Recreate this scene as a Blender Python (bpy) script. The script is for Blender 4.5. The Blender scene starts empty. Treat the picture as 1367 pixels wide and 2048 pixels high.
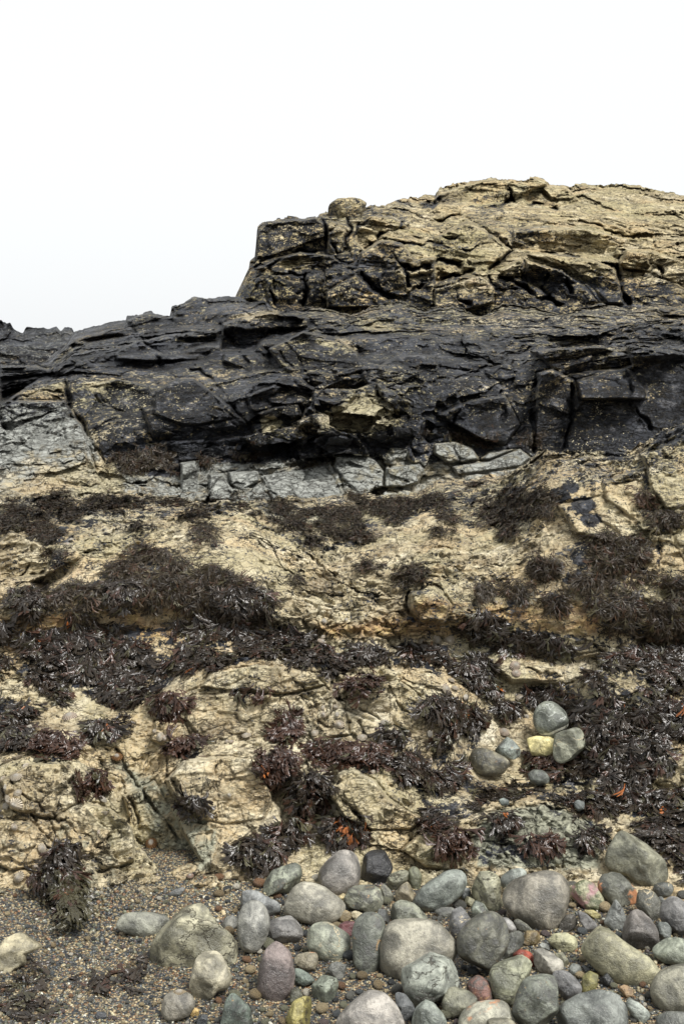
import bpy, math, random
import numpy as np
C = bpy.context.scene
# ------------------------------------------------------------------ camera, light, exposure
F = 1024 / math.tan(math.radians(22.5)); PITCH = math.radians(7.0); CAMZ = 1.6
cd = bpy.data.cameras.new('camera'); cam = bpy.data.objects.new('camera', cd); C.collection.objects.link(cam)
cd.sensor_fit = 'VERTICAL'; cd.sensor_height = 24; cd.lens = 12 / math.tan(math.radians(22.5))
cd.clip_start = 0.05; cd.clip_end = 4000
cam.location = (0, 0, CAMZ); cam.rotation_euler = (math.radians(90) - PITCH, 0, 0); C.camera = cam
SUN_EL, SUN_ROT = math.radians(58), math.radians(132)      # high sun behind thin cloud, to the right and a little behind the camera
W = bpy.data.worlds.new('World'); C.world = W; W.use_nodes = True
nt = W.node_tree; nt.nodes.clear()
sky = nt.nodes.new('ShaderNodeTexSky'); sky.sky_type = 'NISHITA'; sky.sun_disc = False
sky.sun_elevation = SUN_EL; sky.sun_rotation = SUN_ROT; sky.air_density = 1.0; sky.dust_density = 4.0; sky.ozone_density = 1.0
hs = nt.nodes.new('ShaderNodeHueSaturation'); hs.inputs['Saturation'].default_value = 0.12; hs.inputs['Value'].default_value = 1.0
bg = nt.nodes.new('ShaderNodeBackground'); bg.inputs['Strength'].default_value = 0.15
wo = nt.nodes.new('ShaderNodeOutputWorld')
cl = nt.nodes.new('ShaderNodeMix'); cl.data_type = 'RGBA'; cl.inputs[0].default_value = 0.88; cl.inputs[7].default_value = (3.98, 4.07, 4.12, 1)   # closed white cloud deck over the sky
nt.links.new(sky.outputs[0], hs.inputs['Color']); nt.links.new(hs.outputs[0], cl.inputs[6]); nt.links.new(cl.outputs[2], bg.inputs[0]); nt.links.new(bg.outputs[0], wo.inputs[0])
sl = bpy.data.lights.new('sun', 'SUN'); sl.energy = 3.3; sl.angle = math.radians(16); sl.color = (1.0, 0.975, 0.94)
so = bpy.data.objects.new('sun', sl); C.collection.objects.link(so)
so.rotation_euler = (math.radians(90) - SUN_EL, 0, math.radians(180) - SUN_ROT)
C.view_settings.view_transform = 'Standard'; C.view_settings.look = 'None'
C.view_settings.exposure = 0.76; C.view_settings.gamma = 1.0
C.render.resolution_x = 683; C.render.resolution_y = 1024
R0 = np.random.RandomState(7)

# ------------------------------------------------------------------ helpers
def rays(px, py):
    a = (np.asarray(px, float) - 683.5) / F; b = (1024 - np.asarray(py, float)) / F
    dy = math.cos(PITCH) + b * math.sin(PITCH); dz = -math.sin(PITCH) + b * math.cos(PITCH)
    return a / dy, dz / dy
def at(px, py, D):
    x, z = rays(px, py)
    return np.stack([x * D, np.broadcast_to(D, np.shape(x * D)), CAMZ + z * D], -1)
def proj(P):
    x = P[..., 0]; y = P[..., 1]; z = P[..., 2] - CAMZ
    c = y * math.cos(PITCH) - z * math.sin(PITCH); b = y * math.sin(PITCH) + z * math.cos(PITCH)
    return 683.5 + F * x / c, 1024 - F * b / c
def h3(ix, iy, iz, seed):
    with np.errstate(over='ignore'):
        h = (ix.astype(np.int64).astype(np.uint32) * np.uint32(374761393) + iy.astype(np.int64).astype(np.uint32) * np.uint32(668265263)
             + iz.astype(np.int64).astype(np.uint32) * np.uint32(2147483647) + np.uint32(seed * 974711 + 1013))
        h = (h ^ (h >> np.uint32(13))) * np.uint32(1274126177)
        h = (h ^ (h >> np.uint32(15))) * np.uint32(2246822519)
        h = h ^ (h >> np.uint32(16))
    return h
U = 1.0 / 4294967296.0
def noise(P, seed=0):
    i = np.floor(P); f = (P - i).astype(np.float32); f = f * f * (3 - 2 * f); i = i.astype(np.int64)
    r = 0
    for a in (0, 1):
        for b in (0, 1):
            for c in (0, 1):
                w = (f[..., 0] if a else 1 - f[..., 0]) * (f[..., 1] if b else 1 - f[..., 1]) * (f[..., 2] if c else 1 - f[..., 2])
                r = r + w * (h3(i[..., 0] + a, i[..., 1] + b, i[..., 2] + c, seed) * U)
    return r
def fbm(P, o=4, seed=0, g=0.5):
    r = 0; a = 1; t = 0
    for k in range(o):
        r = r + a * noise(P * (2.03 ** k) + 17.3 * k, seed + k); t += a; a *= g
    return r / t - 0.5
def voro(P, seed=0):
    sh = P.shape[:-1]; P = P.reshape(-1, 3).astype(np.float32); i = np.floor(P).astype(np.int64)
    f1 = np.full(len(P), 9., np.float32); f2 = f1.copy(); idh = np.zeros(len(P), np.uint32); vec = np.zeros_like(P)
    for a in (-1, 0, 1):
        for b in (-1, 0, 1):
            for c in (-1, 0, 1):
                h = h3(i[:, 0] + a, i[:, 1] + b, i[:, 2] + c, seed)
                jx = (h & np.uint32(1023)) / 1023.; jy = ((h >> np.uint32(10)) & np.uint32(1023)) / 1023.; jz = ((h >> np.uint32(20)) & np.uint32(1023)) / 1023.
                d = np.stack([i[:, 0] + a + jx, i[:, 1] + b + jy, i[:, 2] + c + jz], -1).astype(np.float32) - P
                ad = np.abs(d); q = .62 * ad.max(-1) + .38 * np.sqrt((ad * ad).sum(-1)); m = q < f1
                f2 = np.where(m, f1, np.minimum(f2, q)); f1 = np.where(m, q, f1); idh = np.where(m, h, idh); vec[m] = d[m]
    return f1.reshape(sh), f2.reshape(sh), idh.reshape(sh), vec.reshape(sh + (3,))
def rotm(rx, ry, rz):
    from mathutils import Euler
    return np.array(Euler((math.radians(rx), math.radians(ry), math.radians(rz))).to_matrix())
def sstep(x, a, b):
    t = np.clip((x - a) / (b - a), 0, 1); return t * t * (3 - 2 * t)
def fract(P, scale, M, an, seed, amp, tilt, crack, cw=0.09, warp=0.16):
    Q = (P @ M.T) / scale * np.array(an)
    w = np.stack([fbm(Q * 0.9 + k * 31, 2, seed + 50 + k) for k in range(3)], -1); Q = Q + w * warp * 2
    f1, f2, h, v = voro(Q, seed)
    r1 = (h >> np.uint32(3) & np.uint32(255)) / 255. - .5
    r2 = (h >> np.uint32(9) & np.uint32(255)) / 255. - .5; r3 = (h >> np.uint32(17) & np.uint32(255)) / 255. - .5; r4 = (h >> np.uint32(23) & np.uint32(255)) / 255. - .5
    on = sstep(noise(Q * .6 + 9, seed + 90), .25, .65)
    e = f2 - f1
    return amp * r1 * 2 * sstep(e, 0, .1) + tilt * (v[..., 0] * r2 + v[..., 1] * r3 + v[..., 2] * r4) * 2 * sstep(e, 0, .06) - crack * on * (1 - sstep(e, 0, cw))
def strata(P, h, A, nrm, seed, warp=.5, blk=3.0):
    nrm = np.array(nrm, float); nrm /= np.linalg.norm(nrm)
    q = (P @ nrm) / h + warp * 2 * fbm(P / (h * 7), 3, seed) + .35 * fbm(P / (h * 1.5), 2, seed + 4)
    i = np.floor(q); fr = (q - i).astype(np.float32)
    c = P / (h * blk) + fbm(P / (h * 3), 2, seed + 5)[..., None] * .8; f1, f2, hh, _ = voro(np.stack([c[..., 0], c[..., 1] * .6, i * 1.7], -1), seed + 6)
    r = (hh & np.uint32(255)) / 255.
    prof = np.where(fr < .86, (fr / .86) ** 1.6, 1 - (fr - .86) / .14)
    return A * r * prof * sstep(f2 - f1, 0, .08)
def flatten(P, n, am, scale, M, an, seed, k, tilt, step, mx, warp=.07):
    """break the surface into flat faced joint blocks: every cell becomes a plane of its own"""
    Q = (P @ M.T) / scale * np.array(an); Q = Q + np.stack([fbm(Q * 1.1 + j * 31, 2, seed + 50 + j) for j in range(3)], -1) * warp * 2
    f1, f2, h, v = voro(Q, seed); u, inv = np.unique(h.ravel(), return_inverse=True); inv = inv.ravel(); m = len(u); cnt = np.bincount(inv, minlength=m)
    Pc = np.stack([np.bincount(inv, P[..., i].ravel(), m) / cnt for i in range(3)], -1); Nc = np.stack([np.bincount(inv, n[..., i].ravel(), m) for i in range(3)], -1)
    rg = np.random.RandomState(seed); Nc /= np.linalg.norm(Nc, axis=1, keepdims=True) + 1e-9; Nc += rg.normal(0, tilt, (m, 3)); Nc /= np.linalg.norm(Nc, axis=1, keepdims=True)
    st = rg.uniform(-step, step, m); P0 = Pc[inv].reshape(P.shape); N0 = Nc[inv].reshape(P.shape)
    e = np.array([0, 0, CAMZ]) - P; e /= np.linalg.norm(e, axis=-1, keepdims=True)
    t = ((P0 - P) * N0).sum(-1) / np.maximum((e * N0).sum(-1), .3); t = np.clip(t, -mx, mx) * k + st[inv].reshape(t.shape)
    return P + e * (t * am)[..., None]
def inpoly(X, Y, poly):
    """signed pixel distance, positive inside"""
    p = np.array(poly, float); q = np.roll(p, -1, 0)
    out = np.full(X.shape, -1e3); b = (X > p[:, 0].min() - 40) & (X < p[:, 0].max() + 40) & (Y > p[:, 1].min() - 40) & (Y < p[:, 1].max() + 40)
    x = X[b]; y = Y[b]
    if not len(x): return out
    d = np.full(x.shape, 1e9); ins = np.zeros(x.shape, bool)
    for (x0, y0), (x1, y1) in zip(p, q):
        L = (x1 - x0) ** 2 + (y1 - y0) ** 2 + 1e-9; t = np.clip(((x - x0) * (x1 - x0) + (y - y0) * (y1 - y0)) / L, 0, 1)
        d = np.minimum(d, np.hypot(x - x0 - t * (x1 - x0), y - y0 - t * (y1 - y0)))
        c = ((y0 > y) != (y1 > y)); xx = x0 + (y - y0) / (y1 - y0 + 1e-12) * (x1 - x0); ins ^= c & (x < xx)
    out[b] = np.where(ins, d, -d); return out
def blur(A, n=1):
    for _ in range(n):
        B = np.pad(A, 1, mode='edge'); A = (B[:-2, 1:-1] + B[2:, 1:-1] + B[1:-1, :-2] + B[1:-1, 2:] + 2 * A) / 6
    return A
def bbox(A, r, n=2):
    for _ in range(n):
        for ax in (0, 1):
            k = r if ax else r
            B = np.pad(A, [(k + 1, k) if i == ax else (0, 0) for i in (0, 1)], mode='edge'); c = np.cumsum(B, ax)
            A = (c[2 * k + 1:] - c[:-2 * k - 1]) / (2 * k + 1) if ax == 0 else (c[:, 2 * k + 1:] - c[:, :-2 * k - 1]) / (2 * k + 1)
    return A
def polydist(X, Y, pl):
    d = np.full(X.shape, 1e3); p = np.array(pl, float); b = (X > p[:, 0].min() - 30) & (X < p[:, 0].max() + 30) & (Y > p[:, 1].min() - 30) & (Y < p[:, 1].max() + 30); x = X[b]; y = Y[b]; dd = d[b]
    for (x0, y0), (x1, y1) in zip(p[:-1], p[1:]):
        L = (x1 - x0) ** 2 + (y1 - y0) ** 2 + 1e-9; t = np.clip(((x - x0) * (x1 - x0) + (y - y0) * (y1 - y0)) / L, 0, 1); dd = np.minimum(dd, np.hypot(x - x0 - t * (x1 - x0), y - y0 - t * (y1 - y0)))
    d[b] = dd; return d
def mesh_np(name, V, Fc, mat, attrs=None, smooth=False):
    V = np.ascontiguousarray(V, np.float32).reshape(-1, 3); Fc = np.ascontiguousarray(Fc, np.int32); k = Fc.shape[1]
    me = bpy.data.meshes.new(name); me.vertices.add(len(V)); me.vertices.foreach_set('co', V.ravel())
    me.loops.add(Fc.size); me.loops.foreach_set('vertex_index', Fc.ravel())
    me.polygons.add(len(Fc)); me.polygons.foreach_set('loop_start', np.arange(0, Fc.size, k, dtype=np.int32))
    me.polygons.foreach_set('loop_total', np.full(len(Fc), k, np.int32))
    if smooth: me.polygons.foreach_set('use_smooth', np.ones(len(Fc), bool))
    me.update(calc_edges=True)
    for n, a in (attrs or {}).items():
        at_ = me.color_attributes.new(n, 'FLOAT_COLOR', 'POINT'); c = np.ones((len(V), 4), np.float32); c[:, :3] = a.reshape(-1, 3); at_.data.foreach_set('color', c.ravel())
    if mat: me.materials.append(mat)
    return me
def link(name, me, parent=None):
    o = bpy.data.objects.new(name, me); C.collection.objects.link(o)
    if parent: o.parent = parent
    return o
def grid_faces(nr, nc):
    i = np.arange(nr * nc).reshape(nr, nc)
    return np.stack([i[:-1, :-1], i[:-1, 1:], i[1:, 1:], i[1:, :-1]], -1).reshape(-1, 4)
def tag(o, label=None, cat=None, group=None, kind=None):
    for k, v in (('label', label), ('category', cat), ('group', group), ('kind', kind)):
        if v: o[k] = v
    return o

# ------------------------------------------------------------------ materials
class N:
    def __init__(s, name):
        s.m = bpy.data.materials.new(name); s.m.use_nodes = True; s.t = s.m.node_tree; s.t.nodes.clear()
        s.out = s.t.nodes.new('ShaderNodeOutputMaterial'); s.b = s.t.nodes.new('ShaderNodeBsdfPrincipled'); s.t.links.new(s.b.outputs[0], s.out.inputs[0])
    def n(s, typ, **kw):
        x = s.t.nodes.new('ShaderNode' + typ)
        for k, v in kw.items(): setattr(x, k, v)
        return x
    def setin(s, x, k, v):
        i = x.inputs[k]
        if hasattr(v, 'is_linked') or isinstance(v, bpy.types.NodeSocket): s.t.links.new(v, i)
        else: i.default_value = v
    def math(s, op, a, b=0.0, c=None, clamp=False):
        x = s.n('Math', operation=op, use_clamp=clamp); s.setin(x, 0, a); s.setin(x, 1, b)
        if c is not None: s.setin(x, 2, c)
        return x.outputs[0]
    def mr(s, v, a, b, c=0.0, d=1.0, smooth=True):
        x = s.n('MapRange'); x.interpolation_type = 'SMOOTHSTEP' if smooth else 'LINEAR'
        for k, q in enumerate((v, a, b, c, d)): s.setin(x, k, q)
        return x.outputs[0]
    def noise(s, vec, scale, det=4, rough=.55, dist=0.0):
        x = s.n('TexNoise'); s.setin(x, 'Vector', vec); s.setin(x, 'Scale', scale); s.setin(x, 'Detail', det); s.setin(x, 'Roughness', rough); s.setin(x, 'Distortion', dist)
        return x.outputs['Fac']
    def vor(s, vec, scale, feature='F1', rand=1.0):
        x = s.n('TexVoronoi', feature=feature); s.setin(x, 'Vector', vec); s.setin(x, 'Scale', scale); s.setin(x, 'Randomness', rand)
        return x
    def mix(s, f, a, b, bt='MIX'):
        x = s.n('Mix', data_type='RGBA', blend_type=bt); s.setin(x, 0, f)
        s.setin(x, 6, a if not isinstance(a, tuple) else a + (1,)); s.setin(x, 7, b if not isinstance(b, tuple) else b + (1,))
        return x.outputs[2]
    def ramp(s, f, stops):
        x = s.n('ValToRGB'); s.setin(x, 0, f); e = x.color_ramp.elements
        while len(e) < len(stops): e.new(0.5)
        for q, (p, c) in zip(e, stops): q.position = p; q.color = tuple(c) + (1,)
        return x.outputs[0]
    def co(s): return s.n('TexCoord').outputs['Object']
    def mapv(s, v, sc=(1, 1, 1), rot=(0, 0, 0)):
        x = s.n('Mapping'); s.setin(x, 'Vector', v); x.inputs['Scale'].default_value = sc; x.inputs['Rotation'].default_value = rot; return x.outputs[0]
    def bump(s, h, dist, st=1.0, nrm=None):
        x = s.n('Bump'); s.setin(x, 'Height', h); s.setin(x, 'Distance', dist); s.setin(x, 'Strength', st)
        if nrm is not None: s.setin(x, 'Normal', nrm)
        return x.outputs[0]
    def fin(s, col, rough, nrm=None, spec=.5):
        s.setin(s.b, 'Base Color', col); s.setin(s.b, 'Roughness', rough); s.setin(s.b, 'Specular IOR Level', spec)
        if nrm is not None: s.setin(s.b, 'Normal', nrm)
        return s.m

def rock_mat(name, k, tans, grey=(.27, .29, .28), bump=.034, crk=1.0):
    """k: grain scale multiplier (bigger = finer)"""
    m = N(name); co = m.co()
    a = m.n('Attribute', attribute_name='zone'); sp = m.n('SeparateColor'); m.t.links.new(a.outputs['Color'], sp.inputs[0])
    bk, gr, ru = sp.outputs[0], sp.outputs[1], sp.outputs[2]
    mp = m.mapv(co, (1, 1, 2.0), (0.3, 0.2, 0))
    n1 = m.noise(mp, 3 * k, 8, .6, .6); n2 = m.noise(co, 14 * k, 6, .65, .3); n3 = m.noise(co, 70 * k, 4, .6)
    tan = m.ramp(m.mr(n1, .3, .7), [(0, tans[0]), (.35, tans[1]), (.7, tans[2]), (1, tans[3])])
    tan = m.mix(m.mr(n2, .40, .64, 0, .7), tan, tans[0])
    tan = m.mix(m.mr(m.noise(co, 1.3 * k, 5, .6), .44, .6, 0, .7), tan, tuple(c * f_ for c, f_ in zip(tans[1], (.86, .93, .86))))
    tan = m.mix(m.mr(m.noise(co, 1.9 * k + .5, 5, .6), .5, .62, 0, .6), tan, tuple(c * f_ for c, f_ in zip(tans[2], (.86, .72, .56))))
    tan = m.mix(m.mr(n3, .3, .7, 0, .35), tan, tans[3])
    gcol = m.ramp(m.mr(n2, .3, .7), [(0, tuple(c * .55 for c in grey)), (.5, grey), (1, tuple(min(1, c * 1.45) for c in grey))])
    col = m.mix(m.mr(m.math('ADD', gr, m.math('MULTIPLY', m.math('SUBTRACT', n2, .5), .8)), .35, .65), tan, gcol)
    rcol = m.ramp(m.mr(n2, .35, .65), [(0, (.13, .06, .025)), (.5, (.28, .16, .06)), (1, (.40, .29, .12))])
    col = m.mix(m.mr(m.math('ADD', ru, m.math('MULTIPLY', m.math('SUBTRACT', n1, .5), 1.1)), .45, .75, 0, .8), col, rcol)
    # black layer, ragged edge: lichen, grooves, painted shade of steep faces and undercut
    bn = m.math('ADD', bk, m.math('ADD', m.math('MULTIPLY', m.math('SUBTRACT', m.noise(mp, 16 * k, 7, .7, .5), .5), 1.9), m.math('MULTIPLY', m.math('SUBTRACT', n3, .5), 1.2)))
    bm = m.mr(bn, .42, .6)
    bcol = m.ramp(m.mr(m.noise(mp, 9 * k, 6, .6), .3, .72), [(0, (.004, .004, .005)), (.45, (.009, .010, .012)), (.75, (.026, .028, .033)), (1, (.10, .10, .105))])
    bcol = m.mix(m.mr(m.noise(mp, 1.6 * k, 6, .65), .48, .66, 0, .55), bcol, (.055, .06, .073))
    # scattered pale barnacle and lichen flecks on the crust
    v = m.vor(co, 60 * k); fl = m.math('MULTIPLY', m.mr(v.outputs['Distance'], .16, .30, 1, 0), m.mr(m.math('ADD', m.noise(co, 1.6 * k, 4, .7), m.math('MULTIPLY', m.noise(co, 9 * k, 3), .5)), .80, .90))
    bcol = m.mix(fl, bcol, tans[2])
    col = m.mix(bm, col, bcol)
    # thin dark lines along the cracks
    def ridge(sc, rot, s_, det, w, seed):
        o = m.n('VectorMath', operation='ADD'); m.t.links.new(m.mapv(co, sc, rot), o.inputs[0]); o.inputs[1].default_value = (seed, seed * 2.3, seed * .7)
        return m.mr(m.math('ABSOLUTE', m.math('SUBTRACT', m.noise(o.outputs[0], s_, det, .55, .25), .5)), w * .25, w, 1, 0)
    wv = m.n('VectorMath', operation='ADD'); m.setin(wv, 0, mp); nv = m.n('TexNoise'); m.setin(nv, 'Vector', co); m.setin(nv, 'Scale', 9 * k); m.setin(nv, 'Detail', 4)
    sc = m.n('VectorMath', operation='SCALE'); m.t.links.new(nv.outputs['Color'], sc.inputs[0]); sc.inputs['Scale'].default_value = .16 / k; m.t.links.new(sc.outputs[0], wv.inputs[1])
    e2 = m.vor(wv.outputs[0], 15 * k, 'DISTANCE_TO_EDGE').outputs['Distance']
    g1 = m.mr(m.noise(co, 3 * k, 4), .44, .6); g2 = m.mr(m.noise(co, 5 * k + 1, 4), .40, .6)
    c1 = m.math('MULTIPLY', ridge((1, 1, 3.2), (.25, .2, 0), 3.2 * k, 5, .014, 3), g2); c2 = m.math('MULTIPLY', ridge((2.2, 2.2, .8), (.3, -.6, .3), 4.5 * k, 4, .014, 9), g1)
    c3 = m.math('MULTIPLY', m.mr(e2, .0, .05, .8 * crk, 0), m.math('SUBTRACT', 1.0, g1)); c4 = m.math('MULTIPLY', ridge((1, 1, 2.6), (-.3, .25, 0), 11 * k, 5, .02, 5), g2)
    cr = m.math('MAXIMUM', m.math('MAXIMUM', c1, c2), m.math('MAXIMUM', c3, m.math('MULTIPLY', c4, .8)))
    col = m.mix(m.math('MULTIPLY', cr, .85), col, (.022, .018, .013))
    h = m.math('ADD', m.math('MULTIPLY', n2, .9), m.math('MULTIPLY', n3, .28)); h = m.math('SUBTRACT', h, m.math('MULTIPLY', cr, .5))
    h = m.math('ADD', h, m.math('MULTIPLY', m.vor(mp, 26 * k).outputs['Distance'], .35))
    nr = m.bump(h, bump / k, 1.0)
    rg = m.mr(bm, 0, 1, .8, m.mr(n1, .35, .65, .36, .62))
    return m.fin(col, rg, nr, .22)
TAN_F = [(.12, .085, .042), (.31, .25, .145), (.46, .40, .265), (.58, .53, .40)]
TAN_C = [(.12, .09, .04), (.32, .255, .13), (.47, .395, .235), (.57, .51, .37)]
M_front = rock_mat('tan_shore_rock', 1.6, TAN_F, (.20, .20, .15), .019, .5)
M_mid = rock_mat('dark_shelf_rock', 1.0, [(.16, .125, .06), (.30, .25, .15), (.42, .37, .25), (.52, .47, .36)], (.215, .22, .20))
M_crag = rock_mat('yellow_crag_rock', .75, TAN_C)

def stone_mat(name, mode='plain'):
    m = N(name); co = m.co(); oi = m.n('ObjectInfo'); c = oi.outputs['Color']
    ad = m.n('VectorMath', operation='ADD'); m.t.links.new(co, ad.inputs[0]); 
    sc = m.math('MULTIPLY', oi.outputs['Random'], 40.0); cb = m.n('CombineXYZ'); m.t.links.new(sc, cb.inputs[0]); m.t.links.new(sc, cb.inputs[2]); m.t.links.new(cb.outputs[0], ad.inputs[1])
    v = ad.outputs[0]
    n1 = m.noise(v, 14, 6, .6, .8); n2 = m.noise(v, 75, 5, .65); n3 = m.noise(v, 330, 3, .6)
    dk = m.mix(1.0, c, (.36, .36, .34), 'MULTIPLY'); lt = m.mix(1.0, c, (1.55, 1.53, 1.42), 'MULTIPLY')
    col = m.mix(m.mr(n1, .35, .68), dk, lt); col = m.mix(m.mr(n2, .4, .7, 0, .6), col, dk)
    col = m.mix(m.mr(n3, .62, .72, 0, .45), col, (.55, .53, .46)); col = m.mix(m.mr(m.noise(v, 34, 6, .7), .56, .66, 0, .5), col, dk); col = m.mix(m.mr(n3, .3, .4, .6, 0), col, (.03, .03, .03))
    h = m.math('ADD', m.math('MULTIPLY', n2, .7), m.math('MULTIPLY', n3, .25)); h = m.math('ADD', h, n1)
    if mode == 'mottled':
        col = m.mix(m.mr(m.noise(v, 28, 7, .7, 1.5), .47, .6, 0, .8), col, (.05, .05, .045))
        col = m.mix(m.mr(m.noise(v, 22, 7, .7, 2), .62, .7, 0, .7), col, (.36, .22, .09))
    if mode == 'veined':
        w = m.math('ABSOLUTE', m.math('SUBTRACT', m.noise(m.mapv(v, (1, .5, 1.6), (.4, .5, .2)), 11, 5, .55, .4), .5))
        g = m.mr(m.noise(v, 9, 3), .45, .6); col = m.mix(m.math('MULTIPLY', m.mr(w, .003, .012, 1, 0), g), col, (.40, .34, .22))
    if mode == 'band':
        s = m.n('SeparateXYZ'); m.t.links.new(co, s.inputs[0])
        q = m.math('ADD', s.outputs[2], m.math('ADD', m.math('MULTIPLY', s.outputs[0], -.35), m.math('MULTIPLY', n1, .02)))
        col = m.mix(m.mr(m.math('ABSOLUTE', m.math('SUBTRACT', q, .048)), .004, .007, 1, 0), col, (.66, .66, .56))
        w = m.math('ABSOLUTE', m.math('SUBTRACT', m.noise(m.mapv(v, (1, .5, 1.6), (.4, .9, .2)), 12, 3), .5)); col = m.mix(m.mr(w, .002, .009, .6, 0), col, (.5, .52, .48))
    if mode == 'crack':
        w = m.math('ABSOLUTE', m.math('SUBTRACT', m.noise(m.mapv(v, (1, 1, 1.8), (.4, .5, .9)), 13, 6, .6, .3), .5))
        g = m.mr(m.noise(v, 8, 3), .4, .6); ck = m.math('MULTIPLY', m.mr(w, .003, .016, 1, 0), g); col = m.mix(m.math('MULTIPLY', ck, .8), col, (.06, .05, .035)); h = m.math('SUBTRACT', h, m.math('MULTIPLY', ck, 1.2))
    if mode == 'lichen':
        col = m.mix(m.mr(m.noise(v, 40, 5, .7), .5, .58, 0, .9), col, (.06, .07, .03)); col = m.mix(m.mr(m.noise(v, 11, 3), .52, .6), col, (.30, .17, .17))
    if mode == 'patch':
        col = m.mix(m.mr(m.noise(v, 9, 4, .6), .52, .58), col, (.42, .2, .1))
    return m.fin(col, m.mr(n1, .3, .7, .34, .56), m.bump(h, .007, .9), .5)
SM = {k: stone_mat('stone_' + k, k) for k in ('plain', 'mottled', 'veined', 'band', 'crack', 'lichen', 'patch')}
def attr_mat(name, rough, spec=.5, noisy=0.0, attr='col', bumpd=0, sc=120):
    m = N(name); a = m.n('Attribute', attribute_name=attr).outputs['Color']; co = m.co(); n = m.noise(co, sc, 3)
    col = m.mix(m.mr(n, .3, .7, noisy, 0), a, (.02, .015, .01)) if noisy else a
    return m.fin(col, rough, m.bump(n, bumpd, 1) if bumpd else None, spec)
M_grav = attr_mat('gravel_grains', .36, .45, .35, sc=200, bumpd=.002)
M_weed = attr_mat('wet_seaweed', .27, .38, .35, sc=90, bumpd=.003)
M_bush = attr_mat('tufted_seaweed', .42, .25, .3, sc=90)
# ------------------------------------------------------------------ rock sheets: bedding lines traced at real distances (x, y, metres away), from the foot to the crest
RX0, RX1, RY0, RY1, RS = -420, 1790, 300, 2300, 3
RW = (RX1 - RX0) // RS; RH = (RY1 - RY0) // RS
RAST = np.full((RH, RW), 1e9)          # nearest rock surface seen along each direction, used to rest weed, limpets and stones on the rock
def rast_add(P):
    px, py = proj(P); ix = ((px - RX0) / RS).astype(int); iy = ((py - RY0) / RS).astype(int)
    ok = (ix >= 0) & (ix < RW) & (iy >= 0) & (iy < RH); np.minimum.at(RAST, (iy[ok], ix[ok]), P[..., 1][ok])
def rast_fill():
    for _ in range(12):
        m = RAST > 1e8
        if not m.any(): break
        A = np.pad(RAST, 1, constant_values=1e9); q = np.minimum.reduce([A[:-2, 1:-1], A[2:, 1:-1], A[1:-1, :-2], A[1:-1, 2:]]); RAST[m] = q[m]
    RAST[RAST > 1e8] = 20
def surfD(px, py):
    ix = np.clip((np.asarray(px) - RX0) / RS, 0, RW - 2); iy = np.clip((np.asarray(py) - RY0) / RS, 0, RH - 2)
    return RAST[iy.astype(int), ix.astype(int)]
def surfN(px, py, w=9):
    a = at(px - w, py, surfD(px - w, py)); b = at(px + w, py, surfD(px + w, py)); c = at(px, py - w, surfD(px, py - w)); d = at(px, py + w, surfD(px, py + w))
    n = np.cross(b - a, c - d); n /= np.linalg.norm(n, axis=-1, keepdims=True) + 1e-9
    return np.where(n[..., 1:2] > 0, -n, n)

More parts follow.
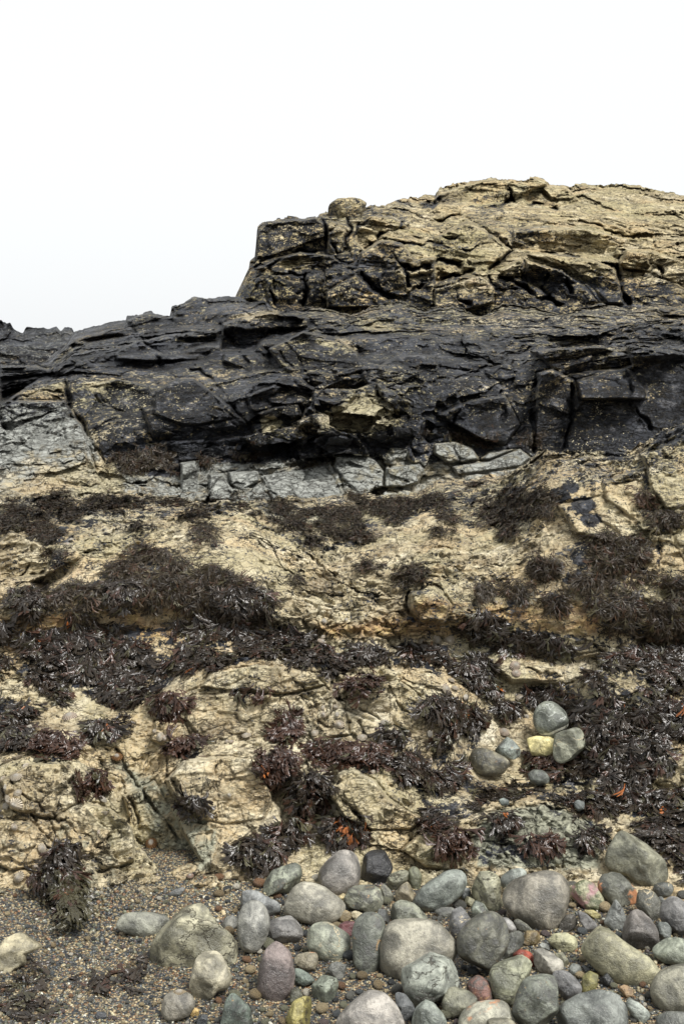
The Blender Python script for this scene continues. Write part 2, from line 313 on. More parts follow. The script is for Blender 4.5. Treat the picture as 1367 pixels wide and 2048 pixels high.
def sheet(name, mat, lines, xr, step, frs, blocks=(), zone=None, back=(3.0, .5), nback=26, smoothD=2, fine=None, crest=0.0, grooves=(), amask=None, strat=(), gk=.8, flats=(), asc=1.0, gv=.2):
    x0, x1 = xr
    xs = np.concatenate([np.arange(x0, max(x0, -20), 6.), np.arange(max(x0, -20), min(x1, 1387), step), np.arange(min(x1, 1387), x1 + 1, 6.)])
    LY = np.array([np.interp(xs, [p[0] for p in l], [p[1] for p in l]) for l in lines]); LD = np.array([np.interp(xs, [p[0] for p in l], [p[2] for p in l]) for l in lines])
    jx = fbm(np.stack([xs / 60, xs * 0, xs * 0 + 3], -1), 4, 3); 
    for k in range(1, len(lines)): LY[k] += (6 if k < len(lines) - 1 else crest) * 2 * fbm(np.stack([xs / 38, xs * 0 + k * 7.7, xs * 0], -1), 4, 5)
    cx_ = xs / 24 + 1.2 * fbm(np.stack([xs / 30, xs * 0, xs * 0 + 8], -1), 3, 15); ci = np.floor(cx_).astype(int); hz = h3(ci, ci * 0, ci * 0, 44) * U - .5; hz2 = h3(np.floor(cx_ * 2.7).astype(int), ci * 0, ci * 0, 45) * U - .5
    LY[-1] += crest * (1.1 * hz + .7 * hz2) * (xs > -200)
    for k in range(1, len(lines)): LY[k] = np.minimum(LY[k], LY[k - 1] - .5)
    PY = []; PD = []
    vis = (xs > -10) & (xs < 1377)
    for k in range(len(lines) - 1):
        n = max(3, int(np.max((LY[k] - LY[k + 1])[vis]) / step) + 1); t = np.arange(n) / n
        for q in t: PY.append(LY[k] * (1 - q) + LY[k + 1] * q); PD.append(LD[k] * (1 - q) + LD[k + 1] * q)
    PY.append(LY[-1]); PD.append(LD[-1]); PY = np.array(PY); D = np.array(PD); PX = np.broadcast_to(xs, PY.shape).copy()
    D = blur(D, smoothD); D0 = D.copy(); BI = np.zeros(D.shape)
    for b in blocks:
        poly, off, gx, gy = b[:4]; edge = b[4] if len(b) > 4 else 5.
        s = inpoly(PX, PY, poly); c = np.array(poly, float).mean(0); ins = s > 0
        if not ins.any(): continue
        Dc = D[ins].mean(); tgt = Dc * (1 + off) + gx * (PX - c[0]) + gy * (c[1] - PY)
        w = sstep(s, -1, edge); BI = np.maximum(BI, w); D = D * (1 - w) + tgt * w
        D = D + Dc * .004 * np.exp(-(s / 2.2) ** 2)      # the open joint round a block
    wob = np.stack([PX / 20, PY / 20, PX * 0], -1); gxw = PX + 22 * fbm(wob, 4, 71); gyw = PY + 22 * fbm(wob, 4, 72); gm = sstep(noise(np.stack([PX / 26, PY / 26, PX * 0 + 3], -1), 73), .25, .7); GV = np.zeros(PX.shape)
    for pl, w, dep in grooves:
        dep = dep * gk
        e = np.exp(-(polydist(gxw, gyw, pl) / (w * (.4 + .5 * gm))) ** 2) * (.15 + .85 * gm); D = D + dep * e; GV = np.maximum(GV, e)
    DR = D / D0; P = at(PX, PY, D0)
    # roll over behind the crest
    rows = [P]
    sy = (np.arange(1, nback + 1) / nback) ** 1.6 * back[0]; top = P[-1]
    for s in sy:
        q = top.copy(); q[:, 1] += s; q[:, 0] *= 1 + s / top[:, 1] * .9; q[:, 2] -= back[1] * s ** 1.05 + .1 * (1 - math.exp(-s * 3)); rows.append(q[None])
    P = np.concatenate(rows, 0)
    Pb = np.stack([bbox(P[..., i], 9) for i in range(3)], -1)
    du = np.gradient(Pb, axis=1); dv = np.gradient(Pb, axis=0); n = np.cross(du, dv); n /= np.linalg.norm(n, axis=-1, keepdims=True) + 1e-9
    n = np.where(n[..., 1:2] > .15, -n, n) if False else n
    flip = (n[..., 2] < 0) & (n[..., 1] > 0); n[flip] *= -1
    ax_, ay_ = proj(P); am = amask(ax_, ay_) if amask is not None else np.ones(ax_.shape)
    am = am * np.clip(-.25 + 2.2 * noise(P * asc, 66), .15, 1.3); am[:len(PY)] *= 1 - .25 * BI
    for fl in flats: P = flatten(P, n, am, *fl)
    DRf = np.concatenate([DR, np.repeat(DR[-1:], len(P) - len(DR), 0)], 0); P = (P - [0, 0, CAMZ]) * DRf[..., None] + [0, 0, CAMZ]
    e = np.array([0, 0, CAMZ]) - P; e /= np.linalg.norm(e, axis=-1, keepdims=True); n2 = n + 1.6 * e; n2 /= np.linalg.norm(n2, axis=-1, keepdims=True)
    disp = 0
    amp = 1.0
    for i, f in enumerate(frs): disp = disp + fract(P, *f)
    disp = disp + (fbm(P * fine[0], 5, 77) * fine[1] if fine else 0)
    for s_ in strat: disp = disp + strata(P, *s_)
    disp = blur(disp, 1)
    P = P + n2 * (disp * am)[..., None]
    Z = np.zeros(P.shape)
    if zone is not None:
        fx, fy = proj(P); Z = zone(fx, fy, P, n); Z[:len(PY), :, 0] += gv * GV * (Z[:len(PY), :, 0] < .9)
    me = mesh_np(name, P, grid_faces(*P.shape[:2]), mat, {'zone': Z})
    rast_add(P[:len(PY)])
    return tag(link(name, me), kind='structure')

M1 = rotm(20, 12, 25); M2 = rotm(-30, 35, 10)
C2 = lambda l: [(400 + x / 2.734, 860 + y / 2.734) for x, y in l]
C3 = lambda l: [(867 + x / 2.734, 860 + y / 2.734) for x, y in l]
C5 = lambda l: [(400 + x / 2.734, 500 + y / 2.734) for x, y in l]
C4u = lambda l: [(x / 2.734, 500 + y / 2.734) for x, y in l]
C7 = lambda l: [(467 + x / 3.038, 320 + y / 3.038) for x, y in l]
C8 = lambda l: [(867 + x / 2.734, 320 + y / 2.734) for x, y in l]
def soft(px, py, poly, f=14):
    return sstep(inpoly(px, py, poly), -f, f)

# weed mats: (polygon, kind)  F = broad fronds, M = fine tufts
MATS = [
 ([(-60,1000),(100,986),(250,988),(400,1003),(500,1000),(470,1035),(380,1040),(300,1040),(240,1040),(190,1050),(150,1090),(70,1095),(40,1070),(-60,1075)], 'M'),
 ([(500,1000),(700,992),(850,985),(900,1000),(940,1050),(870,1045),(760,1060),(740,1090),(650,1110),(600,1100),(560,1055),(500,1025)], 'M'),
 ([(870,975),(960,962),(1060,958),(1110,1000),(1100,1050),(1050,1105),(1000,1060),(940,1060),(880,1030),(860,1000)], 'M'),
 ([(1080,1125),(1130,1085),(1200,1060),(1270,1090),(1300,1150),(1260,1172),(1180,1175),(1090,1165)], 'M'),
 ([(215,1150),(270,1105),(330,1090),(370,1115),(400,1135),(500,1165),(540,1200),(560,1230),(500,1240),(420,1225),(300,1212),(230,1195)], 'M'),
 ([(30,1195),(140,1150),(200,1160),(200,1225),(100,1232),(40,1240)], 'M'),
 ([(1180,1180),(1300,1190),(1420,1170),(1420,1285),(1250,1275),(1190,1240)], 'M'),
 ([(-60,1240),(40,1250),(100,1262),(140,1240),(220,1250),(320,1255),(420,1238),(540,1240),(600,1270),(620,1305),(500,1328),(440,1340),(360,1350),(330,1385),(270,1415),(230,1425),(170,1398),(110,1396),(70,1360),(-60,1345)], 'F'),
 ([(600,1305),(740,1278),(850,1282),(950,1300),(990,1340),(980,1385),(930,1368),(860,1350),(800,1332),(730,1330),(640,1345),(600,1335)], 'F'),
 ([(930,1245),(1040,1250),(1180,1272),(1160,1302),(1100,1298),(1050,1280),(960,1275)], 'F'),
 ([(1200,1335),(1280,1290),(1420,1285),(1420,1470),(1330,1525),(1270,1590),(1230,1560),(1190,1520),(1172,1460),(1190,1400)], 'F'),
 ([(1050,1372),(1120,1368),(1200,1395),(1180,1440),(1140,1440),(1100,1405),(1045,1405)], 'F'),
 ([(930,1545),(1050,1580),(1170,1530),(1260,1590),(1367,1590),(1430,1600),(1430,1770),(1345,1750),(1325,1680),(1285,1645),(1200,1620),(1100,1605),(980,1605),(930,1640),(880,1655),(855,1600),(870,1560)], 'F'),
 ([(850,1412),(900,1392),(950,1430),(970,1480),(940,1515),(905,1545),(880,1600),(900,1690),(870,1680),(840,1600),(785,1545),(800,1515),(860,1500),(880,1460)], 'F'),
 ([(215,885),(360,895),(365,950),(300,955),(240,945),(175,880)], 'M'), ([(380,885),(520,890),(530,915),(400,928)], 'M'), ([(840,872),(1070,862),(1070,892),(860,888)], 'M'),
 ([(-60,1395),(50,1398),(72,1430),(40,1462),(-60,1440)], 'F'),
]
# single clumps: x, y, half width, half height, kind, fronds, hue, label
CLUMPS = [
 (415,1085,26,36,'M',90,0,'dark tufted seaweed clump standing alone on the pale slab'),
 (832,1165,48,34,'M',160,0,'large bushy black seaweed tuft on the rounded brown bulge'),
 (118,1122,28,26,'M',70,0,'small bushy weed tuft in the brown hollow on the left'),
 (285,1065,20,14,'M',50,0,'little weed tuft just under the upper left weed band'),
 (430,1150,18,14,'M',50,0,'small olive weed tuft beside the joint in the pale slab'),
 (745,1142,26,14,'M',60,0,'low weed tuft left of the rounded brown bulge'),
 (962,1190,22,26,'M',70,0,'weed tuft hanging over the brown ledge right of the bulge'),
 (585,1165,12,9,'M',30,0,'tiny weed tuft on the middle of the pale slab'),
 (885,1072,26,13,'M',50,0,'small weed tuft on the cream rock below the central mat'),
 (1325,1050,42,30,'M',130,0,'round black weed cushion between tan blocks near the right edge'),
 (1285,1010,26,30,'M',80,1,'reddish weed hanging in the gap between the two right blocks'),
 (1240,1100,46,30,'M',120,0,'weed drape on the rib below the tan block on the right'),
 (960,1262,40,50,'F',110,0,'drooping black wrack clump right of the brown overhang'),
 (1035,1200,30,46,'M',110,0,'long dark weed beard on the ochre rock right of centre'),
 (1110,1215,26,40,'M',90,0,'hanging weed beard under the big right tuft'),
 (350,1190,36,36,'M',120,0,'round olive weed tuft in the middle left band'),
 (300,1200,24,34,'M',90,0,'narrow weed tuft left of the round olive tuft'),
 (245,1200,34,40,'F',90,0,'shiny black wrack bunch hanging in the middle left band'),
 (60,1210,40,36,'F',90,0,'shiny black wrack bunch hanging near the left edge'),
 (480,1215,60,40,'F',150,0,'thick wrack bunch draped above the big left mat'),
 (572,1465,30,52,'F',120,1,'tall dark wrack clump in the middle of the cracked step'),
 (545,1540,56,38,'F',150,1,'wrack clump on the lip above the middle block'),
 (612,1590,34,58,'F',140,0,'dark wrack clump hanging between the two middle blocks'),
 (665,1505,70,24,'F',130,1,'wide low wrack clump along the ledge above the small block'),
 (735,1522,36,36,'F',90,1,'reddish wrack clump on the left top of the small block'),
 (805,1545,36,44,'F',110,0,'dark wrack clump on the right shoulder of the small block'),
 (510,1715,46,48,'F',150,0,'dark wrack clump at the foot of the rock left of the cobbles'),
 (572,1672,38,34,'F',90,0,'wrack clump above the green flat topped stone'),
 (690,1668,44,48,'F',120,0,'dark wrack clump above the purple grey egg stone'),
 (706,1672,24,26,'F',50,3,'bright orange wrack tuft above the purple grey egg stone'),
 (118,1745,30,66,'F',260,0,'upper tangle of the wrack hanging over the gravel on the left'),
 (132,1815,32,60,'F',220,2,'olive wrack tips resting on the gravel under the left tangle'),
 (182,1560,40,22,'F',80,1,'wiry dark wrack clump at the edge of the smooth wet channel'),
 (375,1500,38,24,'F',70,1,'wrack clump on the ledge beside the limpet cluster'),
 (387,1600,18,12,'F',40,0,'small dark wrack tuft low on the middle block'),
 (868,1420,34,34,'F',110,0,'round dark wrack tuft left of the stone pocket'),
 (1000,1418,20,16,'F',50,0,'small black wrack tuft above the stone pocket'),
 (720,1375,34,24,'F',50,1,'sparse wrack strands under the central wrack band'),
 (500,1390,50,24,'F',8,1,'few loose wrack strands on the pale upper step'),
 (340,1410,26,26,'F',60,1,'ragged wrack clump under the tip of the big left mat'),
 (110,1500,60,36,'F',150,1,'broad wrack clump on the left step'),
 (205,1462,40,18,'F',80,0,'flat wrack clump right of the broad left one'),
 (30,1485,50,28,'F',100,0,'wrack clump against the left edge above the limpets'),
 (780,1470,22,16,'F',30,0,'tiny wrack tuft in a crack of the right hand step'),
 (900,1690,40,40,'F',80,1,'brown wrack strands hanging beside the crumbly rock'),
 (1105,1395,26,12,'F',50,0,'black wrack sprig above the banded stone'),
 (1100,1530,40,24,'F',90,1,'reddish wrack spread under the yellow stone'),
 (1190,1490,30,40,'F',130,0,'dense wrack beside the cracked grey stone'),
 (1340,1170,36,24,'M',80,0,'weed tuft on the right edge above the dark band'),
 (1090,1145,36,30,'M',110,0,'domed black weed tuft at the left end of the right hand weed bank'),
 (1230,1135,44,30,'M',110,0,'brown weed hummock in the right hand weed bank'),
 (1000,1650,30,18,'F',50,0,'thin weed scraps on the upper left of the crumbly grey green rock'),
 (1075,1690,26,18,'F',40,1,'small reddish weed scrap in the middle of the crumbly grey green rock'),
 (1165,1680,30,22,'F',50,0,'dark weed scrap on the right of the crumbly grey green rock'),
 (60,1040,50,26,'M',120,0,'dense brown weed hummock at the left end of the top band'),
 (215,1020,60,20,'M',120,0,'long weed hummock in the middle of the top left band'),
 (680,1040,70,26,'M',150,0,'olive brown weed hummock in the centre of the top band'),
 (790,1030,60,26,'M',140,0,'dark brown weed hummock right of the central one'),
 (1010,1020,60,36,'M',150,0,'big brown weed hummock on the rising right shoulder'),
]
def mat_cover(px, py):
    w = np.zeros(px.shape)
    for poly, k in MATS: w = np.maximum(w, soft(px, py, poly, 10))
    for c in CLUMPS: w = np.maximum(w, sstep(1.1 - np.hypot((px - c[0]) / c[2], (py - c[1]) / c[3]), 0, .5))
    return w

# ---- front shore rock
lines_front = [
 [(-420,1835,3.5),(1790,1835,3.5)],
 [(-420,1800,3.6),(0,1785,3.62),(100,1780,3.63),(180,1775,3.65),(230,1738,3.76),(300,1740,3.75),(450,1758,3.70),(520,1745,3.74),(600,1722,3.82),(700,1715,3.84),(800,1725,3.83),(900,1742,3.78),(1050,1742,3.78),(1200,1742,3.78),(1250,1725,3.84),(1367,1730,3.8),(1790,1730,3.8)],
 [(-420,1640,3.76),(0,1640,3.74),(120,1640,3.74),(200,1660,3.8),(260,1650,3.96),(330,1640,3.98),(400,1630,3.9),(520,1640,3.86),(600,1650,3.98),(660,1650,3.92),(760,1650,3.86),(850,1660,3.96),(960,1670,3.84),(1100,1670,3.82),(1200,1690,3.86),(1290,1670,3.98),(1367,1650,3.95),(1790,1650,3.9)],
 [(-420,1535,3.93),(0,1535,3.9),(60,1522,3.88),(150,1528,3.9),(200,1560,4.0),(250,1590,4.12),(300,1560,4.08),(350,1520,4.0),(450,1505,3.97),(600,1510,3.99),(640,1540,4.08),(700,1535,3.95),(800,1550,3.98),(870,1590,4.12),(960,1620,3.95),(1100,1600,3.92),(1200,1640,3.96),(1260,1640,4.1),(1367,1590,4.1),(1790,1590,4.05)],
 [(-420,1510,4.1),(0,1510,4.1),(150,1500,4.1),(200,1525,4.16),(250,1540,4.2),(300,1525,4.2),(350,1498,4.16),(450,1485,4.14),(600,1488,4.15),(700,1505,4.14),(800,1520,4.15),(870,1550,4.24),(960,1585,4.25),(1100,1570,4.2),(1200,1600,4.2),(1367,1565,4.22),(1790,1565,4.2)],
 [(-420,1445,4.26),(0,1445,4.26),(200,1450,4.24),(330,1440,4.25),(420,1400,4.24),(550,1410,4.22),(700,1420,4.22),(860,1430,4.24),(930,1480,4.4),(1000,1530,4.45),(1080,1540,4.42),(1160,1530,4.4),(1200,1480,4.36),(1367,1460,4.3),(1790,1460,4.3)],
 [(-420,1370,4.4),(0,1370,4.38),(60,1360,4.38),(150,1422,4.34),(230,1430,4.3),(330,1392,4.33),(420,1337,4.36),(550,1330,4.36),(640,1335,4.38),(700,1345,4.4),(860,1355,4.42),(940,1390,4.5),(1000,1400,4.65),(1100,1400,4.68),(1180,1370,4.5),(1367,1380,4.42),(1790,1380,4.4)],
 [(-420,1345,4.62),(0,1345,4.62),(150,1395,4.56),(230,1405,4.55),(330,1370,4.58),(420,1320,4.58),(550,1314,4.58),(700,1330,4.6),(860,1335,4.62),(1000,1375,4.74),(1100,1372,4.76),(1180,1345,4.66),(1367,1355,4.62),(1790,1355,4.6)],
 [(-420,1290,4.8),(0,1285,4.8),(150,1262,4.8),(400,1255,4.82),(550,1258,4.84),(650,1272,4.8),(800,1278,4.84),(930,1280,4.82),(1100,1300,4.8),(1367,1290,4.78),(1790,1290,4.8)],
 [(-420,1240,4.68),(0,1240,4.66),(200,1200,4.68),(400,1200,4.7),(500,1210,4.68),(560,1230,4.66),(650,1248,4.62),(800,1240,4.64),(870,1225,4.6),(1000,1235,4.66),(1100,1240,4.66),(1300,1230,4.64),(1367,1230,4.66),(1790,1230,4.66)],
 [(-420,1180,4.82),(0,1180,4.82),(200,1150,4.84),(400,1130,4.84),(500,1140,4.8),(560,1170,4.8),(650,1195,4.78),(800,1190,4.76),(870,1160,4.72),(1000,1160,4.85),(1100,1110,4.86),(1220,1090,4.84),(1300,1100,4.8),(1367,1100,4.84),(1790,1100,4.85)],
 [(-420,1120,5.05),(0,1120,5.05),(200,1095,5.05),(350,1060,5.1),(480,1047,5.15),(560,1085,5.2),(650,1145,5.1),(720,1162,5.0),(850,1120,5.08),(1000,1080,5.3),(1080,1020,5.2),(1200,970,5.1),(1300,960,5.1),(1367,940,5.1),(1790,910,5.1)],
 [(-420,1050,5.7),(0,1050,5.7),(200,1030,5.7),(400,1022,5.7),(480,1027,5.6),(560,1062,5.7),(700,1092,5.5),(850,1050,5.6),(1000,1010,5.8),(1080,950,5.5),(1150,935,5.4),(1200,930,5.4),(1250,935,5.6),(1300,910,5.4),(1367,875,5.35),(1790,835,5.3)],
 [(-420,1000,6.6),(0,992,6.6),(100,988,6.6),(250,988,6.6),(370,1002,6.5),(450,1004,6.5),(560,995,6.6),(700,990,6.6),(830,987,6.6),(870,966,6.5),(930,955,6.4),(1000,950,6.3),(1060,922,6.0),(1090,900,5.8),(1150,907,5.7),(1200,907,5.7),(1260,902,5.8),(1290,882,5.7),(1330,857,5.6),(1367,840,5.6),(1500,800,5.6),(1790,770,5.6)],
]
lines_front[8] = [(x, y, d - .07) for x, y, d in lines_front[8]]; lines_front[7] = [(x, y, d - .05) for x, y, d in lines_front[7]]; lines_front[9] = [(x, y, d + .02) for x, y, d in lines_front[9]]
lines_front[1] = [(x, y, d - .09) for x, y, d in lines_front[1]]; lines_front[2] = [(x, y, d - .05) for x, y, d in lines_front[2]]; lines_front[0] = [(x, y, d - .06) for x, y, d in lines_front[0]]
blocks_front = [
 ([(330,1560),(370,1520),(450,1512),(520,1515),(545,1600),(525,1640),(450,1650),(400,1640),(350,1600)], -.018, .0000, .0004),
 ([(540,1515),(600,1520),(620,1590),(585,1640),(545,1600)], -.006, -.0012, .0004),
 ([(675,1545),(705,1535),(750,1560),(780,1600),(850,1640),(820,1660),(740,1660),(690,1640),(655,1590)], -.016, .0003, .0005),
 ([(800,1700),(840,1665),(885,1660),(910,1690),(900,1740),(850,1735)], -.02, .0002, .0006),
 ([(0,1560),(60,1525),(140,1525),(165,1570),(160,1620),(100,1640),(20,1620)], -.02, .0002, .0006),
 ([(100,1640),(165,1600),(230,1620),(270,1660),(270,1720),(200,1745),(130,1720)], -.018, .0003, .0006),
 ([(-10,1640),(60,1640),(110,1690),(90,1730),(20,1740),(-20,1720)], -.012, .0003, .0006),
 ([(245,1590),(310,1560),(400,1720),(330,1745),(270,1690)], .008, -.0001, .0007),
 ([(425,1340),(530,1330),(620,1340),(650,1370),(560,1390),(470,1385),(400,1372)], -.008, .0001, .0012),
 ([(380,1390),(470,1385),(560,1392),(545,1470),(480,1480),(400,1475),(370,1440)], -.004, .0000, .0006),
 ([(700,1360),(800,1365),(850,1400),(840,1470),(760,1450),(690,1420)], -.006, .0004, .0007),
 ([(560,1392),(650,1372),(690,1420),(700,1470),(620,1480),(550,1470)], -.001, -.0003, .0007),
 ([(310,1440),(370,1445),(385,1480),(340,1500),(300,1480)], -.01, .0003, .0005),
 ([(1000,1290),(1100,1320),(1210,1300),(1190,1350),(1120,1370),(1020,1370),(960,1320)], -.001, .0003, .0014, 14),
 ([(1200,960),(1290,930),(1300,1010),(1270,1040),(1210,1000)], -.012, .0006, .0026, 9),
 ([(1280,910),(1367,870),(1450,850),(1450,1010),(1330,1020),(1300,980)], -.010, .0003, .0030, 9),
 ([(1110,1010),(1200,990),(1270,1045),(1310,1090),(1240,1090),(1150,1070)], -.008, .0003, .0028, 9),
 ([(815,1180),(870,1170),(905,1210),(890,1250),(840,1250),(815,1220)], -.022, .0000, .0005, 14),
 ([(20,1060),(110,1100),(90,1150),(0,1160),(-20,1100)], .02, 0, .0006),
 ([(60,1165),(110,1140),(170,1110),(140,1150),(90,1180)], .03, 0, .0004),
]
def zone_front(px, py, P, n):
    nz = fbm(P * 2.2, 4, 11); nf = fbm(P * 16, 3, 12)
    bk = np.clip(mat_cover(px, py) * (.5 + nf * 1.1), 0, .8)
    bk = np.maximum(bk, sstep(1065 - py - 90 * np.clip((px - 850) / 500, 0, 1) + nz * 120, -20, 60) * .47)
    for poly, v in [([(1140,905),(1290,890),(1290,960),(1180,990),(1120,960)], .5), ([(1290,870),(1367,835),(1500,800),(1500,860),(1310,905)], .75), ([(1070,960),(1180,990),(1160,1060),(1060,1040)], .42)]:
        bk = np.maximum(bk, soft(px, py, poly, 16) * v)
    for x, y, r in [(1165,1010,26),(1180,1040,22),(1120,990,24),(1140,975,20),(1230,905,24)]:
        bk = np.maximum(bk, .85 * sstep(r - np.hypot(px - x, (py - y) * 1.4), -8, 8))
    gr = np.zeros(px.shape) + .18 + nz * .5 + .12 * sstep(py, 1450, 1650)
    gr = np.maximum(gr, soft(px, py, [(170,1520),(240,1560),(330,1740),(420,1750),(450,1660),(330,1560),(250,1510)], 20) * .55)
    gr = np.maximum(gr, soft(px, py, [(480,1000),(660,1010),(660,1060),(540,1050)], 16) * .5)
    gr = np.maximum(gr, soft(px, py, [(980,1620),(1100,1600),(1210,1650),(1200,1740),(950,1740),(940,1660)], 20) * .72)
    bk = np.maximum(bk, (.3 + nf * 1.2) * soft(px, py, [(960,1620),(1100,1600),(1215,1650),(1230,1745),(950,1745),(930,1660)], 20))
    bk = np.maximum(bk, .30 + nz * .45 + nf * .5 - .12 * sstep(py, 1300, 1450))
    ru = .34 * np.ones(px.shape)
    ru = np.maximum(ru, soft(px, py, [(-60,1120),(200,1110),(160,1180),(-60,1210)], 30) * .5)
    ru = np.maximum(ru, soft(px, py, [(560,1210),(700,1240),(850,1180),(1000,1190),(1300,1180),(1300,1290),(900,1290),(640,1290)], 34) * .66)
    ru = np.maximum(ru, soft(px, py, [(-60,1220),(420,1180),(600,1290),(300,1300),(-60,1330)], 34) * .62)
    ru = ru - .3 * sstep(py, 1340, 1460)
    return np.stack([bk, gr, ru], -1)
fr_front = [(.34, M1, (1, 1, 1.3), 301, 0, 0, .014, .04, .07), (.13, M2, (1, 1, 1.4), 302, .0, .02, .010, .06, .07), (.075, M1, (1, 1, 1.6), 3, .0045, .024, .009, .08), (.032, M2, (1, 1, 1.4), 4, .0015, .009, .0035, .10)]
gr_front = [
 ([(480,1040),(560,1075),(620,1115),(660,1150),(700,1180),(760,1200)], 3.5, .07), ([(700,1180),(800,1230),(860,1260)], 3, .05), ([(815,1180),(812,1220),(840,1255)], 4, .07), ([(815,1178),(860,1166),(905,1205)], 3, .04),
 ([(230,1480),(245,1530),(290,1590),(340,1660),(390,1730)], 4, .06), ([(190,1520),(240,1560),(270,1620),(275,1680),(330,1740)], 4, .05), ([(20,1560),(60,1600),(100,1620),(140,1680)], 3, .03),
 ([(440,1500),(430,1560),(445,1640)], 4, .04), ([(330,1500),(340,1560),(400,1640)], 4, .04), ([(560,1510),(590,1570),(600,1640)], 4, .05), ([(665,1540),(680,1600),(740,1660)], 4, .06), ([(700,1470),(740,1490),(800,1500)], 3, .04),
 ([(600,1390),(620,1430),(680,1470)], 3, .03), ([(480,1380),(470,1430),(500,1480)], 3, .03), ([(640,1340),(700,1420),(735,1480)], 3.5, .04), ([(560,1340),(640,1400),(690,1395),(760,1440)], 2.5, .03), ([(780,1370),(800,1420),(870,1440)], 3, .03), ([(400,1380),(480,1395),(560,1385),(650,1400)], 2.5, .03),
 ([(120,1640),(160,1660),(200,1700)], 4, .04), ([(60,1630),(80,1680),(140,1720)], 3, .03), ([(0,1600),(80,1640),(130,1640)], 3, .04), ([(1180,990),(1200,1040),(1260,1080)], 4, .035), ([(1290,930),(1300,1000),(1320,1080),(1310,1150)], 5, .05), ([(1200,960),(1195,1000)], 4, .06),
 ([(60,1060),(70,1110),(40,1160)], 3, .04), ([(0,1160),(60,1155),(120,1130),(190,1100)], 3, .05), ([(930,1640),(1000,1610),(1100,1610),(1180,1640),(1225,1700)], 3, .03), ([(1000,1640),(1010,1720)], 2.5, .02), ([(1070,1620),(1080,1730)], 2.5, .02), ([(960,1680),(1200,1700)], 2.5, .02), ([(800,1700),(830,1665),(890,1655)], 3.5, .04),
 ([(1190,1290),(1240,1330),(1290,1340)], 3, .03), ([(1000,1310),(1080,1350),(1150,1350)], 2.5, .03), ([(500,1230),(560,1260),(640,1290)], 4, .05)]
front = sheet('shore_rock', M_front, lines_front, (-420, 2300), 1.9, fr_front, blocks_front, zone_front, back=(1.6, .55), fine=(9, .014), grooves=gr_front, asc=2.2, crest=6, flats=[(.34, M1, (1, 1, 1.3), 301, .75, .07, .010, .07), (.13, M2, (1, 1, 1.4), 302, .8, .09, .004, .035), (.055, M1, (1, 1, 1.4), 303, .8, .10, .0015, .015)])

# ---- middle shelf with grey slabs, undercut ledge and the dark slope
lines_mid = [
 [(-420,1020,6.7),(1790,1020,6.7)],
 [(-420,930,7.1),(170,930,7.15),(210,952,7.2),(370,957,7.2),(420,928,7.3),(520,930,7.3),(650,917,7.35),(800,908,7.4),(870,885,7.5),(1000,888,7.6),(1050,900,7.6),(1150,915,7.6),(1790,915,7.6)],
 [(-420,926,7.12),(170,926,7.18),(210,945,7.55),(370,948,7.6),(420,922,7.65),(520,924,7.65),(650,911,7.7),(800,902,7.75),(870,880,7.85),(1000,882,7.9),(1050,890,7.85),(1150,905,7.75),(1790,905,7.7)],
 [(-420,905,7.3),(170,905,7.32),(210,895,7.55),(370,892,7.6),(420,888,7.65),(520,892,7.62),(650,882,7.6),(800,874,7.65),(870,862,7.8),(1000,840,7.95),(1050,830,7.95),(1150,790,7.9),(1790,780,7.9)],
 [(-420,900,7.33),(170,900,7.36),(210,884,7.2),(370,880,7.15),(420,876,7.2),(520,882,7.12),(650,870,7.12),(800,862,7.2),(870,848,7.5),(1000,815,7.75),(1050,800,7.8),(1150,745,7.8),(1367,720,7.8),(1790,720,7.8)],
 [(-420,803,8.1),(0,800,8.1),(130,798,8.2),(250,800,8.0),(350,830,7.7),(500,835,7.55),(600,800,7.7),(800,800,7.8),(870,800,7.95),(1000,765,8.2),(1150,725,8.3),(1367,705,8.4),(1790,705,8.4)],
 [(-420,783,8.05),(0,782,8.05),(130,770,8.1),(250,775,8.05),(350,800,7.85),(500,805,7.65),(600,775,7.75),(800,778,7.85),(870,770,8.05),(1000,745,8.25),(1150,712,8.35),(1367,690,8.5),(1790,690,8.5)],
 [(-420,765,9.0),(0,765,9.0),(100,755,9.0),(150,735,9.0),(300,725,9.2),(520,715,8.9),(700,705,8.9),(860,700,9.0),(1000,700,9.2),(1367,668,9.3),(1790,668,9.3)],
 [(-420,759,9.03),(0,758,9.03),(100,748,9.03),(150,715,9.05),(300,700,9.25),(520,690,8.95),(700,680,8.95),(860,676,9.05),(1000,685,9.22),(1367,655,9.35),(1790,655,9.35)],
 [(-420,745,10.6),(0,745,10.6),(100,735,10.7),(150,692,10.7),(250,672,10.8),(340,650,11.0),(440,650,10.8),(480,655,10.4),(700,655,10.2),(860,650,10.2),(1000,650,10.2),(1367,640,10.2),(1790,640,10.2)],
 [(-420,741,10.62),(0,741,10.62),(100,728,10.75),(150,680,10.75),(250,660,10.85),(340,638,11.05),(440,630,10.85),(480,635,10.45),(700,640,10.25),(860,636,10.25),(1000,636,10.25),(1367,630,10.25),(1790,630,10.25)],
 [(-420,728,12.5),(0,727,12.5),(60,731,12.5),(85,730,12.4),(100,715,12.3),(130,690,12.1),(147,664,12),(150,659,12),(175,657,12),(219,646,12),(252,639,12),(254,630,12),(278,628,12),(300,624,12),(316,630,12),(340,628,11.9),(343,611,11.9),(366,606,11.9),(388,593,11.8),(424,596,11.7),(457,591,11.6),(472,591,11.6),(500,606,11.5),(530,600,11.4),(560,620,11.4),(640,608,11.2),(700,628,11.2),(760,606,11),(800,596,11),(850,622,11),(905,604,11),(960,632,11),(1000,605,11),(1060,612,11),(1120,628,11),(1200,606,11),(1260,622,11),(1310,604,11),(1367,616,11),(1790,612,11)],
]
